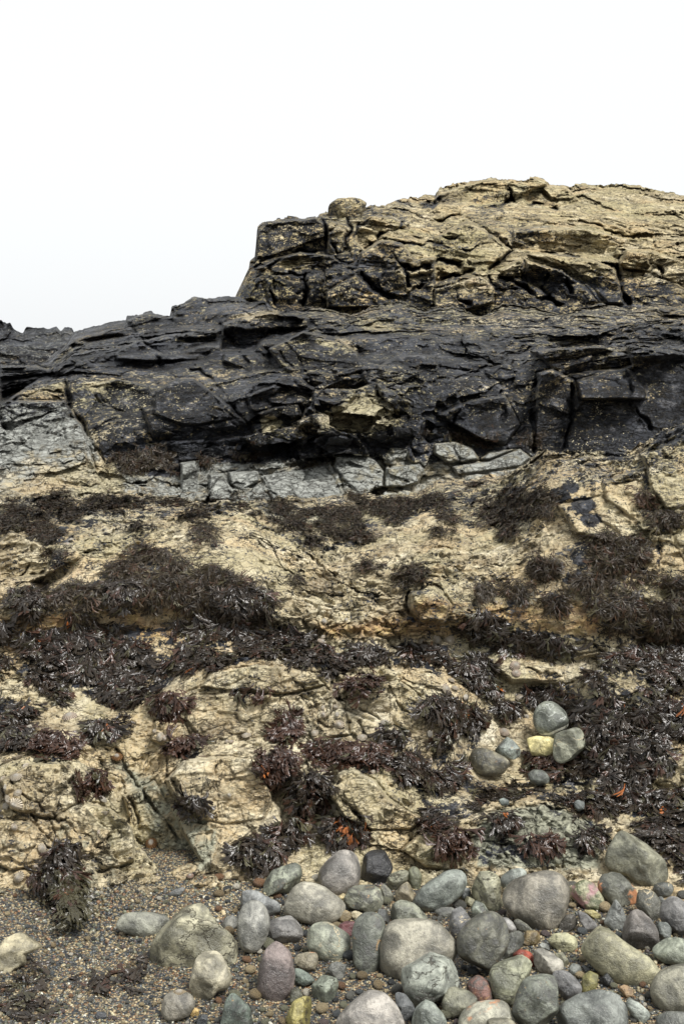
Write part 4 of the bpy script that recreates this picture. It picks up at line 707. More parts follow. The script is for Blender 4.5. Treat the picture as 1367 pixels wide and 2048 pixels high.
# origin, outline, colour, material, facets, depth factor, forward offset, label
ST = [
(A1,[(343,400),(352,345),(395,285),(470,255),(520,243),(550,268),(548,310),(525,365),(470,400),(410,430),(365,425)],(.24,.27,.21),'mottled',5,.8,0,'green grey stone with a pale flat top at the foot of the rock'),
(A1,[(648,330),(655,280),(690,220),(750,178),(805,172),(850,195),(870,250),(868,320),(845,365),(790,400),(735,410),(680,380),(655,355)],(.27,.245,.24),'plain',0,.9,0,'large purple grey egg stone leaning on the rock beside the black stone'),
(A1,[(872,350),(880,260),(910,190),(955,160),(1000,168),(1030,210),(1048,260),(1030,310),(985,350),(940,365),(895,360)],(.022,.022,.028),'plain',7,.8,0,'glossy black lumpy stone at the foot of the rock'),
(A1,[(1025,380),(1022,330),(1050,290),(1090,275),(1135,278),(1130,330),(1075,370),(1050,390)],(.24,.24,.16),'crack',5,.7,0,'small cracked olive block right of the black stone'),
(A1,[(1135,310),(1140,275),(1165,257),(1190,268),(1210,310),(1208,360),(1180,388),(1150,370)],(.15,.16,.09),'plain',0,.8,0,'small upright olive egg stone right of the cracked block'),
(A1,[(1065,400),(1100,360),(1130,340),(1150,365),(1168,415),(1160,445),(1110,455),(1070,435)],(.27,.22,.13),'plain',6,.7,.01,'tan angular stone below the small olive egg stone'),
(A1,[(985,375),(1005,355),(1040,385),(1062,430),(1060,458),(1030,455),(1000,415)],(.2,.2,.15),'mottled',3,.7,0,'narrow leaning grey green stone below the cracked olive block'),
((0,0),[(826,1806),(839,1783),(861,1763),(889,1746),(915,1741),(929,1750),(931,1768),(918,1790),(893,1810),(867,1822),(850,1828),(835,1822)],(.17,.20,.19),'plain',0,.8,0,'long slanting blue grey stone right of the small olive egg stone'),
(A1,[(458,500),(475,450),(510,380),(560,347),(620,355),(680,378),(720,410),(750,430),(788,468),(780,495),(740,540),(680,575),(610,585),(560,555),(500,528)],(.30,.28,.23),'plain',0,.8,0,'broad warm grey stone below the purple grey egg stone'),
(A1,[(790,440),(815,390),(860,362),(930,362),(980,390),(1000,430),(990,470),(940,515),(880,505),(825,490)],(.26,.27,.20),'mottled',4,.8,0,'mottled green grey round stone below the black stone'),
(A1,[(188,470),(205,420),(260,392),(320,400),(370,430),(420,455),(434,490),(420,525),(375,538),(300,530),(220,515)],(.20,.215,.24),'plain',4,.7,0,'flat blue grey stone behind the tall two toned stone'),
(A1,[(210,560),(225,500),(255,462),(300,453),(345,470),(375,520),(375,590),(350,660),(310,710),(265,726),(225,690),(210,620)],(.27,.27,.26),'plain',0,.8,.03,'tall smooth pale grey stone with a dark lower side'),
(A1,[(118,575),(140,535),(175,523),(205,545),(212,590),(180,605),(135,600)],(.19,.19,.18),'plain',0,.8,0,'small grey stone half buried left of the tall pale one'),
(A1,[(372,610),(378,560),(400,535),(480,530),(535,540),(558,575),(555,630),(520,675),(460,683),(400,675),(372,650)],(.20,.19,.20),'plain',6,.8,0,'purple grey blocky stone right of the tall pale one'),
(A1,[(320,900),(330,800),(360,720),(400,680),(440,673),(475,700),(500,770),(518,850),(500,920),(450,985),(390,1003),(340,985)],(.17,.125,.13),'plain',0,.85,0,'large plum coloured egg stone standing on the gravel'),
(A1,[(578,650),(595,600),(640,573),(700,570),(760,600),(820,640),(833,680),(815,730),(760,770),(700,775),(640,735),(590,695)],(.31,.34,.27),'veined',0,.75,0,'pale green rounded stone with a grey patch'),
(A1,[(835,620),(850,560),(885,525),(940,518),(990,540),(1010,590),(1005,660),(985,760),(960,825),(900,845),(855,830),(843,760)],(.17,.19,.16),'mottled',0,.8,0,'upright green grey pill shaped stone left of the big square one'),
(A1,[(975,800),(985,740),(1010,640),(1045,568),(1180,560),(1290,570),(1350,610),(1395,690),(1385,740),(1300,840),(1200,875),(1120,880),(1030,870),(990,840)],(.27,.25,.20),'plain',0,.75,0,'very large square brown grey cobble in the middle'),
(A1,[(1010,515),(1050,470),(1110,442),(1150,450),(1200,490),(1260,530),(1272,560),(1150,575),(1040,572)],(.21,.225,.17),'crack',6,.8,0,'wedge shaped cracked green grey stone behind the big square cobble'),
(A1,[(952,505),(975,490),(1020,495),(1040,560),(1010,575),(975,530)],(.15,.16,.17),'mottled',5,.8,0,'small dark pointed stone left of the cracked wedge stone'),
(A1,[(1095,870),(1102,815),(1175,785),(1225,725),(1310,718),(1400,750),(1418,810),(1412,890),(1367,935),(1270,980),(1175,1005),(1135,950)],(.26,.29,.26),'crack',9,.8,.05,'angular pale green grey boulder in front of the big square cobble'),
(A1,[(745,1100),(800,1040),(880,970),(935,943),(1000,960),(1060,1010),(1100,1090),(1105,1170),(900,1190),(760,1180)],(.31,.28,.27),'plain',0,.8,0,'pinkish grey cobble cut by the bottom edge'),
(A1,[(1045,985),(1080,950),(1120,965),(1160,1010),(1178,1045),(1140,1110),(1110,1110),(1085,1040)],(.10,.11,.13),'plain',3,.8,0,'dark slate stone right of the pinkish cobble'),
(A1,[(1145,1090),(1180,1020),(1220,995),(1270,1010),(1320,1060),(1340,1110),(1330,1180),(1200,1190),(1150,1150)],(.22,.26,.24),'plain',4,.8,0,'blue green stone at the bottom edge below the angular boulder'),
(A1,[(755,530),(765,505),(795,495),(825,510),(826,540),(800,558),(765,555)],(.26,.2,.11),'plain',0,.8,0,'small round tan pebble beside the broad warm grey stone'),
(A1,[(825,510),(845,497),(880,510),(910,520),(880,550),(845,552)],(.48,.40,.24),'plain',4,.8,0,'small cream pebble above the maroon one'),
(A1,[(750,590),(775,565),(820,550),(850,560),(840,600),(830,635),(785,625)],(.11,.04,.045),'plain',3,.8,0,'small maroon stone beside the upright pill stone'),
(A1,[(515,770),(540,735),(590,723),(635,735),(642,775),(620,830),(585,830),(545,800)],(.28,.24,.16),'patch',4,.8,0,'small tan and brown stone below the pale green stone'),
(A1,[(520,810),(545,815),(600,850),(625,880),(600,905),(525,915)],(.11,.15,.13),'plain',6,.7,0,'dark green angular stone right of the plum egg stone'),
(A1,[(608,940),(620,890),(655,850),(700,827),(735,860),(752,900),(740,960),(700,1005),(640,1000),(612,975)],(.20,.24,.19),'crack',8,.8,0,'jagged green stone standing on the gravel in front'),
(A1,[(670,830),(700,795),(750,778),(795,800),(780,860),(740,870),(710,835)],(.14,.145,.14),'plain',3,.6,0,'dark grey stone half sunk behind the jagged green one'),
(A1,[(460,1115),(480,1060),(510,1000),(570,975),(612,985),(615,1050),(600,1115),(530,1150)],(.32,.28,.10),'crack',4,.8,0,'mustard yellow stone at the bottom edge'),
(A1,[(480,990),(500,930),(540,920),(565,950),(550,975),(500,1005)],(.12,.12,.08),'plain',2,.7,0,'small dark olive stone beside the plum egg stone'),
(A1,[(110,1125),(140,1000),(175,950),(220,985),(270,1040),(295,1110),(280,1160),(120,1160)],(.10,.14,.12),'mottled',7,.8,0,'dark green three sided stone at the bottom edge'),
(A3,[(1040,890),(1060,830),(1075,770),(1110,738),(1170,730),(1210,760),(1240,820),(1262,870),(1240,920),(1180,935),(1140,975),(1080,965),(1050,930)],(.37,.33,.23),'plain',2,.8,.02,'smooth tan knuckle shaped stone in front of the big triangular boulder'),
(A3,[(790,790),(830,690),(870,590),(920,540),(990,490),(1040,460),(1090,465),(1130,500),(1180,570),(1250,640),(1320,700),(1330,740),(1290,780),(1230,810),(1100,800),(980,810),(880,830),(810,815)],(.30,.28,.18),'crack',9,.7,0,'big triangular olive grey boulder sitting on the gravel'),
(A3,[(630,560),(645,525),(700,510),(800,510),(870,525),(925,545),(900,600),(840,635),(780,640),(700,608),(645,590)],(.21,.215,.18),'plain',0,.7,0,'long flat grey stone left of the triangular boulder'),
(A3,[(883,1040),(900,970),(950,940),(1010,945),(1055,975),(1065,1020),(1030,1070),(960,1090),(905,1080)],(.20,.18,.15),'plain',0,.8,.02,'round brown stone with a limpet shell on its top'),
(A3,[(-60,760),(0,700),(40,650),(90,628),(140,635),(190,670),(245,705),(200,730),(140,735),(135,780),(100,800),(60,815),(0,840),(-60,835)],(.34,.29,.17),'plain',4,.6,0,'half buried beige boulder at the left edge'),
(A3,[(1035,1050),(1060,1025),(1095,1045),(1080,1075),(1050,1078)],(.36,.25,.1),'plain',5,.8,0,'small ochre angular pebble beside the round brown stone'),
(A3,[(520,1065),(540,1048),(580,1060),(585,1080),(550,1092),(528,1085)],(.035,.04,.055),'plain',0,.6,0,'small black oval pebble alone on the gravel'),
(A3,[(1070,1090),(1100,1060),(1135,1075),(1130,1120),(1080,1120)],(.05,.06,.075),'plain',4,.7,0,'small dark blue stone at the bottom edge left of the green three sided one'),
(A3,[(920,400),(950,378),(1010,370),(1015,385),(980,410),(935,415)],(.15,.16,.17),'plain',0,.4,0,'thin flat slate chip lying on the gravel'),
(A1,[(788,465),(800,443),(818,460),(812,485),(795,490)],(.15,.17,.2),'plain',0,.8,0,'tiny blue grey pebble beside the mottled round stone'),
(A1,[(750,425),(780,402),(798,410),(780,445),(755,435)],(.45,.37,.2),'plain',4,.8,0,'tiny cream chip above the tiny blue grey pebble'),
(A2,[(0,500),(40,478),(100,478),(120,500),(90,530),(40,535)],(.15,.155,.145),'plain',0,.7,0,'flat dark grey oval stone below the long slanting stone'),
(A2,[(203,370),(215,325),(250,292),(310,290),(350,315),(362,370),(355,420),(385,460),(385,495),(340,508),(300,490),(270,455),(225,430)],(.36,.35,.22),'crack',2,.7,0,'pale yellow peanut shaped stone'),
(A2,[(362,360),(370,315),(410,280),(470,262),(505,280),(500,310),(450,345),(405,385),(378,395)],(.25,.29,.28),'plain',0,.8,-.02,'pale blue grey stone behind the huge brown grey one'),
(A2,[(383,430),(395,385),(440,345),(520,310),(600,288),(670,292),(715,330),(742,390),(735,460),(710,540),(660,590),(580,605),(500,570),(430,520),(395,480)],(.23,.205,.17),'plain',0,.8,0,'huge smooth brown grey cobble with a thin pale vein'),
(A2,[(740,390),(775,360),(820,333),(870,350),(910,410),(932,460),(910,488),(850,490),(790,470),(750,430)],(.38,.37,.2),'lichen',4,.7,0,'yellow stone with purple and black lichen spots'),
(A2,[(900,370),(920,320),(970,293),(1030,300),(1075,345),(1105,400),(1100,450),(1050,490),(1000,480),(950,440),(915,410)],(.15,.155,.13),'patch',4,.8,0,'dark stone with an orange patch below the olive boulder'),
(A2,[(945,230),(960,170),(1000,95),(1060,58),(1140,50),(1200,62),(1235,110),(1245,180),(1260,270),(1245,330),(1180,358),(1110,350),(1060,300),(1000,290),(950,265)],(.21,.21,.15),'plain',5,.85,0,'largest olive boulder resting against the rock on the right'),
(A2,[(935,510),(945,460),(990,443),(1030,490),(1047,545),(1020,600),(980,617),(940,600)],(.22,.24,.25),'crack',6,.8,0,'upright blue grey angular stone below the orange patched one'),
(A2,[(1035,640),(1050,560),(1085,505),(1130,500),(1180,540),(1215,600),(1220,660),(1180,715),(1120,700),(1050,675)],(.16,.14,.14),'plain',3,.8,.02,'purple brown rounded block on the right'),
(A2,[(1102,460),(1110,410),(1150,385),(1195,395),(1230,440),(1240,500),(1215,550),(1195,560),(1160,520),(1115,490)],(.11,.11,.09),'veined',0,.8,0,'dark upright egg stone with tan veins'),
(A2,[(1197,390),(1210,355),(1250,340),(1300,350),(1307,385),(1280,420),(1235,425),(1205,410)],(.14,.15,.14),'veined',0,.8,0,'small dark veined stone behind the upright egg stone'),
(A2,[(1240,540),(1245,480),(1280,437),(1330,437),(1367,460),(1410,520),(1410,620),(1367,645),(1310,630),(1270,590)],(.17,.165,.18),'plain',2,.8,0,'purple grey stone at the right edge'),
(A2,[(1217,600),(1230,565),(1270,562),(1293,590),(1290,640),(1255,655),(1225,640)],(.18,.21,.21),'plain',2,.8,.02,'small blue grey pebble between the purple stones on the right'),
(A2,[(1197,710),(1225,675),(1280,652),(1350,650),(1420,670),(1420,760),(1340,780),(1270,778),(1215,750)],(.28,.32,.25),'plain',3,.7,.02,'pale green flattish stone at the right edge'),
(A2,[(803,670),(820,625),(870,600),(930,603),(980,640),(1050,680),(1130,720),(1200,760),(1250,810),(1240,850),(1190,895),(1110,905),(1020,890),(930,850),(850,790),(810,730)],(.31,.29,.17),'plain',0,.65,0,'very large kidney shaped yellow tan cobble'),
(A2,[(1192,960),(1200,900),(1240,840),(1310,805),(1367,790),(1440,820),(1440,1000),(1367,1045),(1280,1060),(1220,1030)],(.22,.21,.16),'veined',0,.8,0,'round olive boulder with tan veins at the right edge'),
(A2,[(1220,1100),(1270,1060),(1367,1050),(1420,1080),(1420,1180),(1230,1180)],(.16,.17,.16),'plain',0,.8,0,'dark grey stone in the bottom right corner'),
(A2,[(1045,1020),(1065,990),(1120,1005),(1175,1045),(1190,1090),(1150,1112),(1090,1080)],(.25,.29,.28),'plain',5,.7,0,'pale blue grey wedge stone near the bottom right'),
(A2,[(665,1080),(720,1020),(800,970),(880,942),(960,945),(1020,975),(1045,1040),(1050,1110),(1000,1200),(700,1200)],(.16,.18,.18),'plain',3,.75,0,'broad dark blue grey cobble cut by the bottom edge'),
(A2,[(650,860),(660,838),(740,835),(775,860),(800,910),(795,965),(750,990),(700,985),(670,920)],(.14,.14,.16),'plain',5,.8,0,'slate blue block stone with dents'),
(A2,[(808,910),(815,850),(850,828),(895,840),(890,900),(860,950),(815,960)],(.26,.24,.09),'plain',4,.8,0,'mossy yellow upright pebble below the kidney shaped cobble'),
(A2,[(905,880),(945,840),(985,885),(960,920),(925,905)],(.03,.035,.04),'plain',5,.7,0,'small black angular chip below the kidney shaped cobble'),
(A2,[(1010,920),(1040,905),(1080,920),(1085,955),(1050,975),(1020,945)],(.24,.16,.09),'plain',3,.7,0,'small rusty brown pebble above the pale wedge stone'),
(A2,[(742,810),(755,790),(795,790),(803,825),(780,855),(745,840)],(.17,.19,.19),'plain',2,.8,0,'small round grey pebble left of the kidney shaped cobble'),
(A2,[(132,680),(150,620),(200,560),(260,520),(330,518),(380,560),(400,620),(390,690),(340,770),(290,840),(230,845),(170,800),(140,740)],(.13,.13,.10),'mottled',2,.8,.04,'large dark stone mottled with rust right of the square cobble'),
(A2,[(75,570),(90,510),(140,482),(190,500),(215,545),(210,590),(170,640),(130,680),(100,640)],(.17,.17,.19),'veined',5,.8,0,'faceted purple blue stone behind the rust mottled one'),
(A2,[(208,490),(225,445),(270,460),(305,500),(310,530),(250,540),(215,540)],(.22,.26,.22),'mottled',3,.8,0,'small teal streaked stone above the rust mottled one'),
(A2,[(370,540),(390,532),(430,560),(450,590),(440,615),(400,620)],(.24,.235,.25),'plain',0,.8,0,'small lilac grey stone right of the rust mottled one'),
(A2,[(435,555),(460,545),(510,570),(540,600),(490,615),(450,600)],(.13,.13,.10),'plain',0,.8,0,'dark olive pebble under the huge brown grey cobble'),
(A2,[(480,625),(510,610),(560,610),(580,640),(570,680),(510,685),(480,660)],(.20,.15,.07),'plain',2,.8,0,'brown pebble below the huge brown grey cobble'),
(A2,[(355,740),(380,680),(410,630),(460,612),(492,640),(480,680),(430,740),(385,770)],(.12,.125,.11),'plain',2,.8,0,'dark grey leaning stone above the red one'),
(A2,[(425,745),(470,712),(520,720),(550,760),(545,800),(500,800),(460,770)],(.28,.05,.025),'plain',0,.8,0,'brick red stone half hidden behind the pale olive one'),
(A2,[(310,850),(340,790),(410,755),(480,747),(525,780),(535,830),(500,900),(440,1000),(380,1000),(330,960),(312,900)],(.27,.28,.18),'crack',3,.8,.02,'pale olive cobble in front of the brick red stone'),
(A2,[(178,920),(195,870),(240,855),(290,880),(315,930),(325,985),(290,1010),(240,1000),(190,960)],(.22,.11,.09),'mottled',0,.8,0,'reddish pink egg stone'),
(A2,[(50,1000),(70,945),(110,920),(180,935),(233,970),(230,1010),(170,1050),(110,1075),(60,1050)],(.16,.16,.11),'plain',2,.8,.02,'dark olive pebble left of the reddish pink egg stone'),
(A2,[(550,790),(555,730),(580,708),(640,730),(700,770),(708,830),(650,860),(580,830)],(.30,.28,.25),'plain',4,.8,0,'beige three cornered stone right of the brick red one'),
(A2,[(660,740),(700,725),(730,760),(735,810),(700,810)],(.33,.32,.2),'plain',2,.8,-.01,'small pale cream stone behind the beige three cornered one'),
(A2,[(435,1060),(450,980),(490,900),(540,820),(600,815),(650,860),(668,920),(672,1020),(650,1100),(580,1160),(480,1160)],(.15,.17,.14),'mottled',6,.8,.04,'large upright dark green grey stone near the bottom edge'),
(A2,[(138,1100),(170,1050),(230,1010),(310,988),(380,1000),(420,1050),(440,1120),(300,1190),(150,1180)],(.34,.33,.26),'patch',0,.8,0,'pale cobble with rusty streaks at the bottom edge'),
(A2,[(285,1125),(310,1085),(380,1080),(440,1105),(450,1180),(300,1180)],(.24,.22,.15),'plain',2,.8,.05,'olive tan stone lying against the rusty streaked cobble'),
(A2,[(625,665),(660,630),(720,620),(770,640),(777,690),(740,720),(680,727),(635,705)],(.33,.32,.17),'crack',6,.8,0,'pitted yellow green stone left of the kidney shaped cobble'),
(A2,[(575,690),(590,673),(625,680),(635,705),(600,715)],(.25,.27,.27),'plain',2,.8,0,'tiny pale grey pebble left of the pitted yellow green stone'),
(A2,[(685,580),(720,525),(760,515),(785,560),(750,610),(690,615)],(.09,.08,.07),'patch',2,.8,0,'dark brown stone below the lichen spotted one'),
(A2,[(785,505),(830,515),(885,560),(890,600),(840,607),(800,560)],(.17,.165,.18),'plain',5,.8,.02,'purple grey wedge above the kidney shaped cobble'),
(A2,[(810,500),(870,495),(915,520),(910,545),(860,530)],(.25,.22,.1),'plain',2,.6,0,'flat ochre chip under the lichen spotted stone'),
(A2,[(140,400),(160,372),(195,375),(200,405),(160,435)],(.14,.16,.17),'plain',2,.8,0,'small blue dark pebble left of the peanut shaped stone'),
(A2,[(163,440),(180,420),(225,435),(220,480),(180,470)],(.37,.35,.2),'crack',4,.8,0,'small pale yellow chip left of the peanut shaped stone'),
(A2,[(985,625),(1005,608),(1030,620),(1030,655),(1000,645)],(.09,.11,.12),'plain',2,.8,0,'small dark teal pebble below the upright blue grey stone'),
(A2,[(1220,430),(1240,415),(1262,440),(1245,460),(1225,455)],(.11,.12,.12),'plain',2,.8,0,'tiny dark pebble right of the veined egg stone'),
(A2,[(805,800),(840,793),(860,820),(830,835)],(.09,.10,.12),'plain',1,.7,0,'tiny dark blue pebble beside the kidney shaped cobble'),
(A2,[(363,430),(375,405),(395,420),(390,455),(372,450)],(.13,.14,.14),'plain',0,.8,-.02,'tiny grey stone wedged left of the huge brown grey cobble'),
(A7,[(570,345),(578,310),(590,275),(640,240),(720,237),(790,245),(818,270),(825,300),(790,340),(700,365),(620,365)],(.20,.18,.09),'mottled',5,1.2,.05,'dark olive boulder perched on the skyline of the crag'),
(A4,[(548,530),(560,490),(595,455),(650,455),(700,490),(735,540),(740,580),(700,620),(640,642),(590,625),(555,580)],(.21,.24,.21),'band',0,.9,.05,'round green grey stone with a white band high in the rock pocket'),
(A4,[(665,640),(700,600),(750,587),(800,605),(820,650),(810,710),(770,750),(700,780),(665,760),(658,700)],(.25,.26,.19),'veined',5,.8,.05,'grey green blocky stone under the banded one'),
(A4,[(495,690),(510,655),(560,640),(630,640),(663,660),(665,720),(640,745),(560,745),(505,725)],(.62,.55,.27),'plain',3,.8,.05,'bright yellow stone in the rock pocket'),
(A4,[(328,690),(345,650),(385,637),(430,660),(465,700),(468,740),(430,757),(370,745),(335,715)],(.22,.27,.26),'mottled',7,.8,.05,'blue green angular stone left of the bright yellow one'),
(A4,[(200,760),(215,720),(260,705),(330,725),(400,760),(417,790),(400,825),(340,845),(280,850),(220,820)],(.20,.18,.12),'mottled',0,.8,.03,'brown elongated stone at the left end of the rock pocket'),
(A4,[(512,850),(540,820),(590,822),(625,850),(625,885),(580,905),(535,895)],(.11,.125,.115),'plain',0,.8,.04,'small dark round stone in the weed below the yellow one'),
(A4,[(355,985),(380,973),(410,985),(410,1010),(370,1015)],(.15,.19,.19),'plain',0,.8,.04,'tiny teal pebble caught in the lower weed'),
(A4,[(765,1000),(785,985),(820,995),(820,1030),(785,1045),(768,1025)],(.11,.13,.14),'plain',0,.8,.04,'tiny dark blue pebble caught in the lower weed'),
]
def sphere(nu=48, nv=30):
    th = np.arange(nu) / nu * 2 * np.pi; ph = (np.arange(nv) + .5) / nv * np.pi   # ph from the eye pole to the far pole
    T, H = np.meshgrid(th, ph); i = np.arange(nu * nv).reshape(nv, nu); j = np.roll(i, -1, 1)
    f = np.stack([i[:-1], i[1:], j[1:], j[:-1]], -1).reshape(-1, 4); return T, H, f, i
def stone(org, poly, colr, mode, facets, thick, fwd, label, idx, ground=None):
    s = {(0, 0): 1.0, A7: 1 / 3.038}.get(org, 1 / 2.734)
    p = np.array([(org[0] + x * s, org[1] + y * s) for x, y in poly]); c = (p.min(0) + p.max(0)) / 2
    rng = np.random.RandomState(idx + 100)
    # radius of the outline in each direction
    T, H, f, ii = sphere(); th = T[0]; R = np.zeros(len(th)); q = np.roll(p, -1, 0)
    for k, t in enumerate(th):
        d = np.array([math.cos(t), -math.sin(t)]); best = 0
        for a, b in zip(p - c, q - c):
            e = b - a; den = d[0] * e[1] - d[1] * e[0]
            if abs(den) < 1e-9: continue
            u = (a[0] * e[1] - a[1] * e[0]) / den; w = (a[0] * d[1] - a[1] * d[0]) / den
            if u > best and -1e-6 <= w <= 1 + 1e-6: best = u
        R[k] = max(best, 3)
    for _ in range(2 if not facets else 1): R = (np.roll(R, 1) + 2 * R + np.roll(R, -1)) / 4
    R = R * 1.075; hgt = np.ptp(p[:, 1]); wid = np.ptp(p[:, 0]); foot = (c[0], c[1] + hgt * .30)
    D = float(np.median(surfD(np.array([foot[0] - 6, foot[0], foot[0] + 6, foot[0]]), np.array([foot[1]] * 3 + [foot[1] + 6])))) - fwd
    T3 = thick * min(hgt, wid) / 2 * 1.05 / F * D; k = D / F
    ctr = at(c[0], c[1], D)
    fw = ctr - np.array([0, 0, CAMZ]); fw /= np.linalg.norm(fw); rt = np.cross(fw, [0, 0, 1]); rt /= np.linalg.norm(rt); up = np.cross(rt, fw)
    kk = np.linalg.norm(ctr - np.array([0, 0, CAMZ])) / math.hypot(F, math.hypot(c[0] - 683.5, c[1] - 1024))
    g = np.sin(H) ** .82; cz = np.sign(np.cos(H)) * np.abs(np.cos(H)) ** .9
    L = np.stack([R[None] * g * np.cos(T) * kk, R[None] * g * np.sin(T) * kk, cz * T3], -1)   # right, up, towards the eye
    r = math.sqrt(wid * hgt) / 2 * kk
    dirs = L / (np.linalg.norm(L, axis=-1, keepdims=True) + 1e-9)
    for _ in range(facets + (1 if facets else 6)):
        nn = rng.normal(size=3); nn[2] = abs(nn[2]) * 1.2; nn /= np.linalg.norm(nn)
        ext = (L @ nn).max(); lim = ext * (rng.uniform(.62, .86) if facets else rng.uniform(.80, .95)); dd = L @ nn; ov = np.maximum(dd - lim, 0)
        L = L - nn * (ov * (.93 if facets else .6))[..., None]
    off = rng.uniform(0, 50, 3); nz = fbm(L / r * .9 + off, 3, 3) * .20 + fbm(L / r * 3 + off, 3, 9) * (.085 if facets else .04)
    if facets: 
        f1, f2, hh, vv = voro(L / r * 1.6 + off, 5); nz = nz + (hh & np.uint32(255)) / 255. * .07 * sstep(f2 - f1, 0, .12)
    L = L + dirs * (nz * r)[..., None] * np.array([.6, .6, 1])
    Wd = L[..., 0:1] * rt + L[..., 1:2] * up - L[..., 2:3] * fw
    V = np.concatenate([Wd.reshape(-1, 3), Wd[0].mean(0)[None], Wd[-1].mean(0)[None]]); nV = len(V)
    mid_ = (V.min(0) + V.max(0)) / 2
    V = V - [mid_[0], mid_[1], V[:, 2].min()]; base = ctr + np.array([mid_[0], mid_[1], Wd.reshape(-1, 3)[:, 2].min()])
    tri = [[ii[0, a], ii[0, (a + 1) % 48], nV - 2] for a in range(48)]
    me = bpy.data.meshes.new('stone'); fs = f.tolist() + tri + [[ii[-1, (a + 1) % 48], ii[-1, a], nV - 1] for a in range(48)]
    me.from_pydata(V.tolist(), [], fs); me.polygons.foreach_set('use_smooth', [True] * len(fs)); me.materials.append(SM[mode]); me.update()
    o = link('boulder' if max(wid, hgt) > 118 else 'cobble' if max(wid, hgt) > 34 else 'pebble', me); o.location = base; cm = sum(colr) / 3; sat = .95 if max(colr) > 2.2 * min(colr) else .62; o.color = tuple((c * sat + cm * t_ * (1 - sat)) * .90 for c, t_ in zip(colr, (1.02, 1.02, .93))) + (1,)
    if org == A7:
        me.materials.clear(); me.materials.append(M_crag); ca = me.color_attributes.new('zone', 'FLOAT_COLOR', 'POINT'); ca.data.foreach_set('color', np.tile([.42, .35, .15, 1.], len(me.vertices)))
    cat = {'boulder': 'boulder', 'cobble': 'stone', 'pebble': 'pebble'}[o.name.split('.')[0]]
    return tag(o, label, cat, 'stones resting on the weedy rock' if org == A4 else None if org == A7 else 'cobbles on the beach')
STO = [stone(*s, i) for i, s in enumerate(ST)]
# ------------------------------------------------------------------ gravel and loose pebbles
def ico():
    t = (1 + 5 ** .5) / 2
    v = np.array([(-1,t,0),(1,t,0),(-1,-t,0),(1,-t,0),(0,-1,t),(0,1,t),(0,-1,-t),(0,1,-t),(t,0,-1),(t,0,1),(-t,0,-1),(-t,0,1)], float); v /= np.linalg.norm(v[0])
    f = np.array([(0,11,5),(0,5,1),(0,1,7),(0,7,10),(0,10,11),(1,5,9),(5,11,4),(11,10,2),(10,7,6),(7,1,8),(3,9,4),(3,4,2),(3,2,6),(3,6,8),(3,8,9),(4,9,5),(2,4,11),(6,2,10),(8,6,7),(9,8,1)]); return v, f
IV, IF = ico()
PAL = np.array([(.36,.29,.18),(.05,.055,.06),(.12,.12,.11),(.25,.19,.11),(.20,.11,.06),(.55,.52,.45),(.17,.17,.12),(.08,.09,.10),(.30,.16,.09),(.13,.10,.10),(.04,.04,.04),(.42,.36,.24)])
PW = np.array([.13,.14,.16,.12,.035,.05,.11,.09,.015,.04,.06,.05]); PW /= PW.sum()
def pebbles(n, rng, rmin, rmax, xr, yr, zoff=.15):
    x = rng.uniform(*xr, n); y = rng.uniform(*yr, n); z = gz(x, y)
    r = rmin * (rmax / rmin) ** (rng.rand(n) ** 2.2) * (1 + 1.3 * fbm(np.stack([x * 4, y * 4, 0 * x + 5], -1), 2, 18))
    q = rng.normal(size=(n, 4)); q /= np.linalg.norm(q, axis=1, keepdims=True); w_, a, b, c = q.T
    Rm = np.stack([1-2*(b*b+c*c), 2*(a*b-c*w_), 2*(a*c+b*w_), 2*(a*b+c*w_), 1-2*(a*a+c*c), 2*(b*c-a*w_), 2*(a*c-b*w_), 2*(b*c+a*w_), 1-2*(a*a+b*b)], -1).reshape(n, 3, 3)
    sc = np.stack([rng.uniform(.8, 1.3, n), rng.uniform(.65, 1.0, n), rng.uniform(.45, .8, n)], -1)
    V = IV[None] * sc[:, None] * (1 + rng.uniform(-.14, .14, (n, 12, 1))); V = np.einsum('nij,nkj->nki', Rm, V) * r[:, None, None]
    V[..., 2] *= .8; V += np.stack([x, y, z + r * zoff], -1)[:, None]
    col = PAL[rng.choice(len(PAL), n, p=PW)] * rng.uniform(.5, 1.2, (n, 1)) * np.array([.9, .93, .88]) * (1 + 1.1 * fbm(np.stack([x * 3, y * 3, 0 * x], -1), 3, 8))[:, None]; return V, col, r
rng = np.random.RandomState(3)
V, colr, r = pebbles(62000, rng, .0022, .0075, (-1.35, 1.35), (2.55, 3.95))
pxx, pyy = proj(V.mean(1)); D = V.mean(1)[:, 1]
cover = surfD(pxx, pyy); keep = (D < cover + .05) & ((V.mean(1)[:, 0] < .1) | (rng.rand(len(V)) < .6)); V = V[keep]; colr = colr[keep]
Fc = (IF[None] + (np.arange(len(V)) * 12)[:, None, None]).reshape(-1, 3)
tag(link('gravel', mesh_np('gravel', V, Fc, M_grav, {'col': np.repeat(colr[:, None], 12, 1)}, smooth=True)), 'mixed brown, grey and white fine shingle of the beach', 'gravel', kind='stuff')
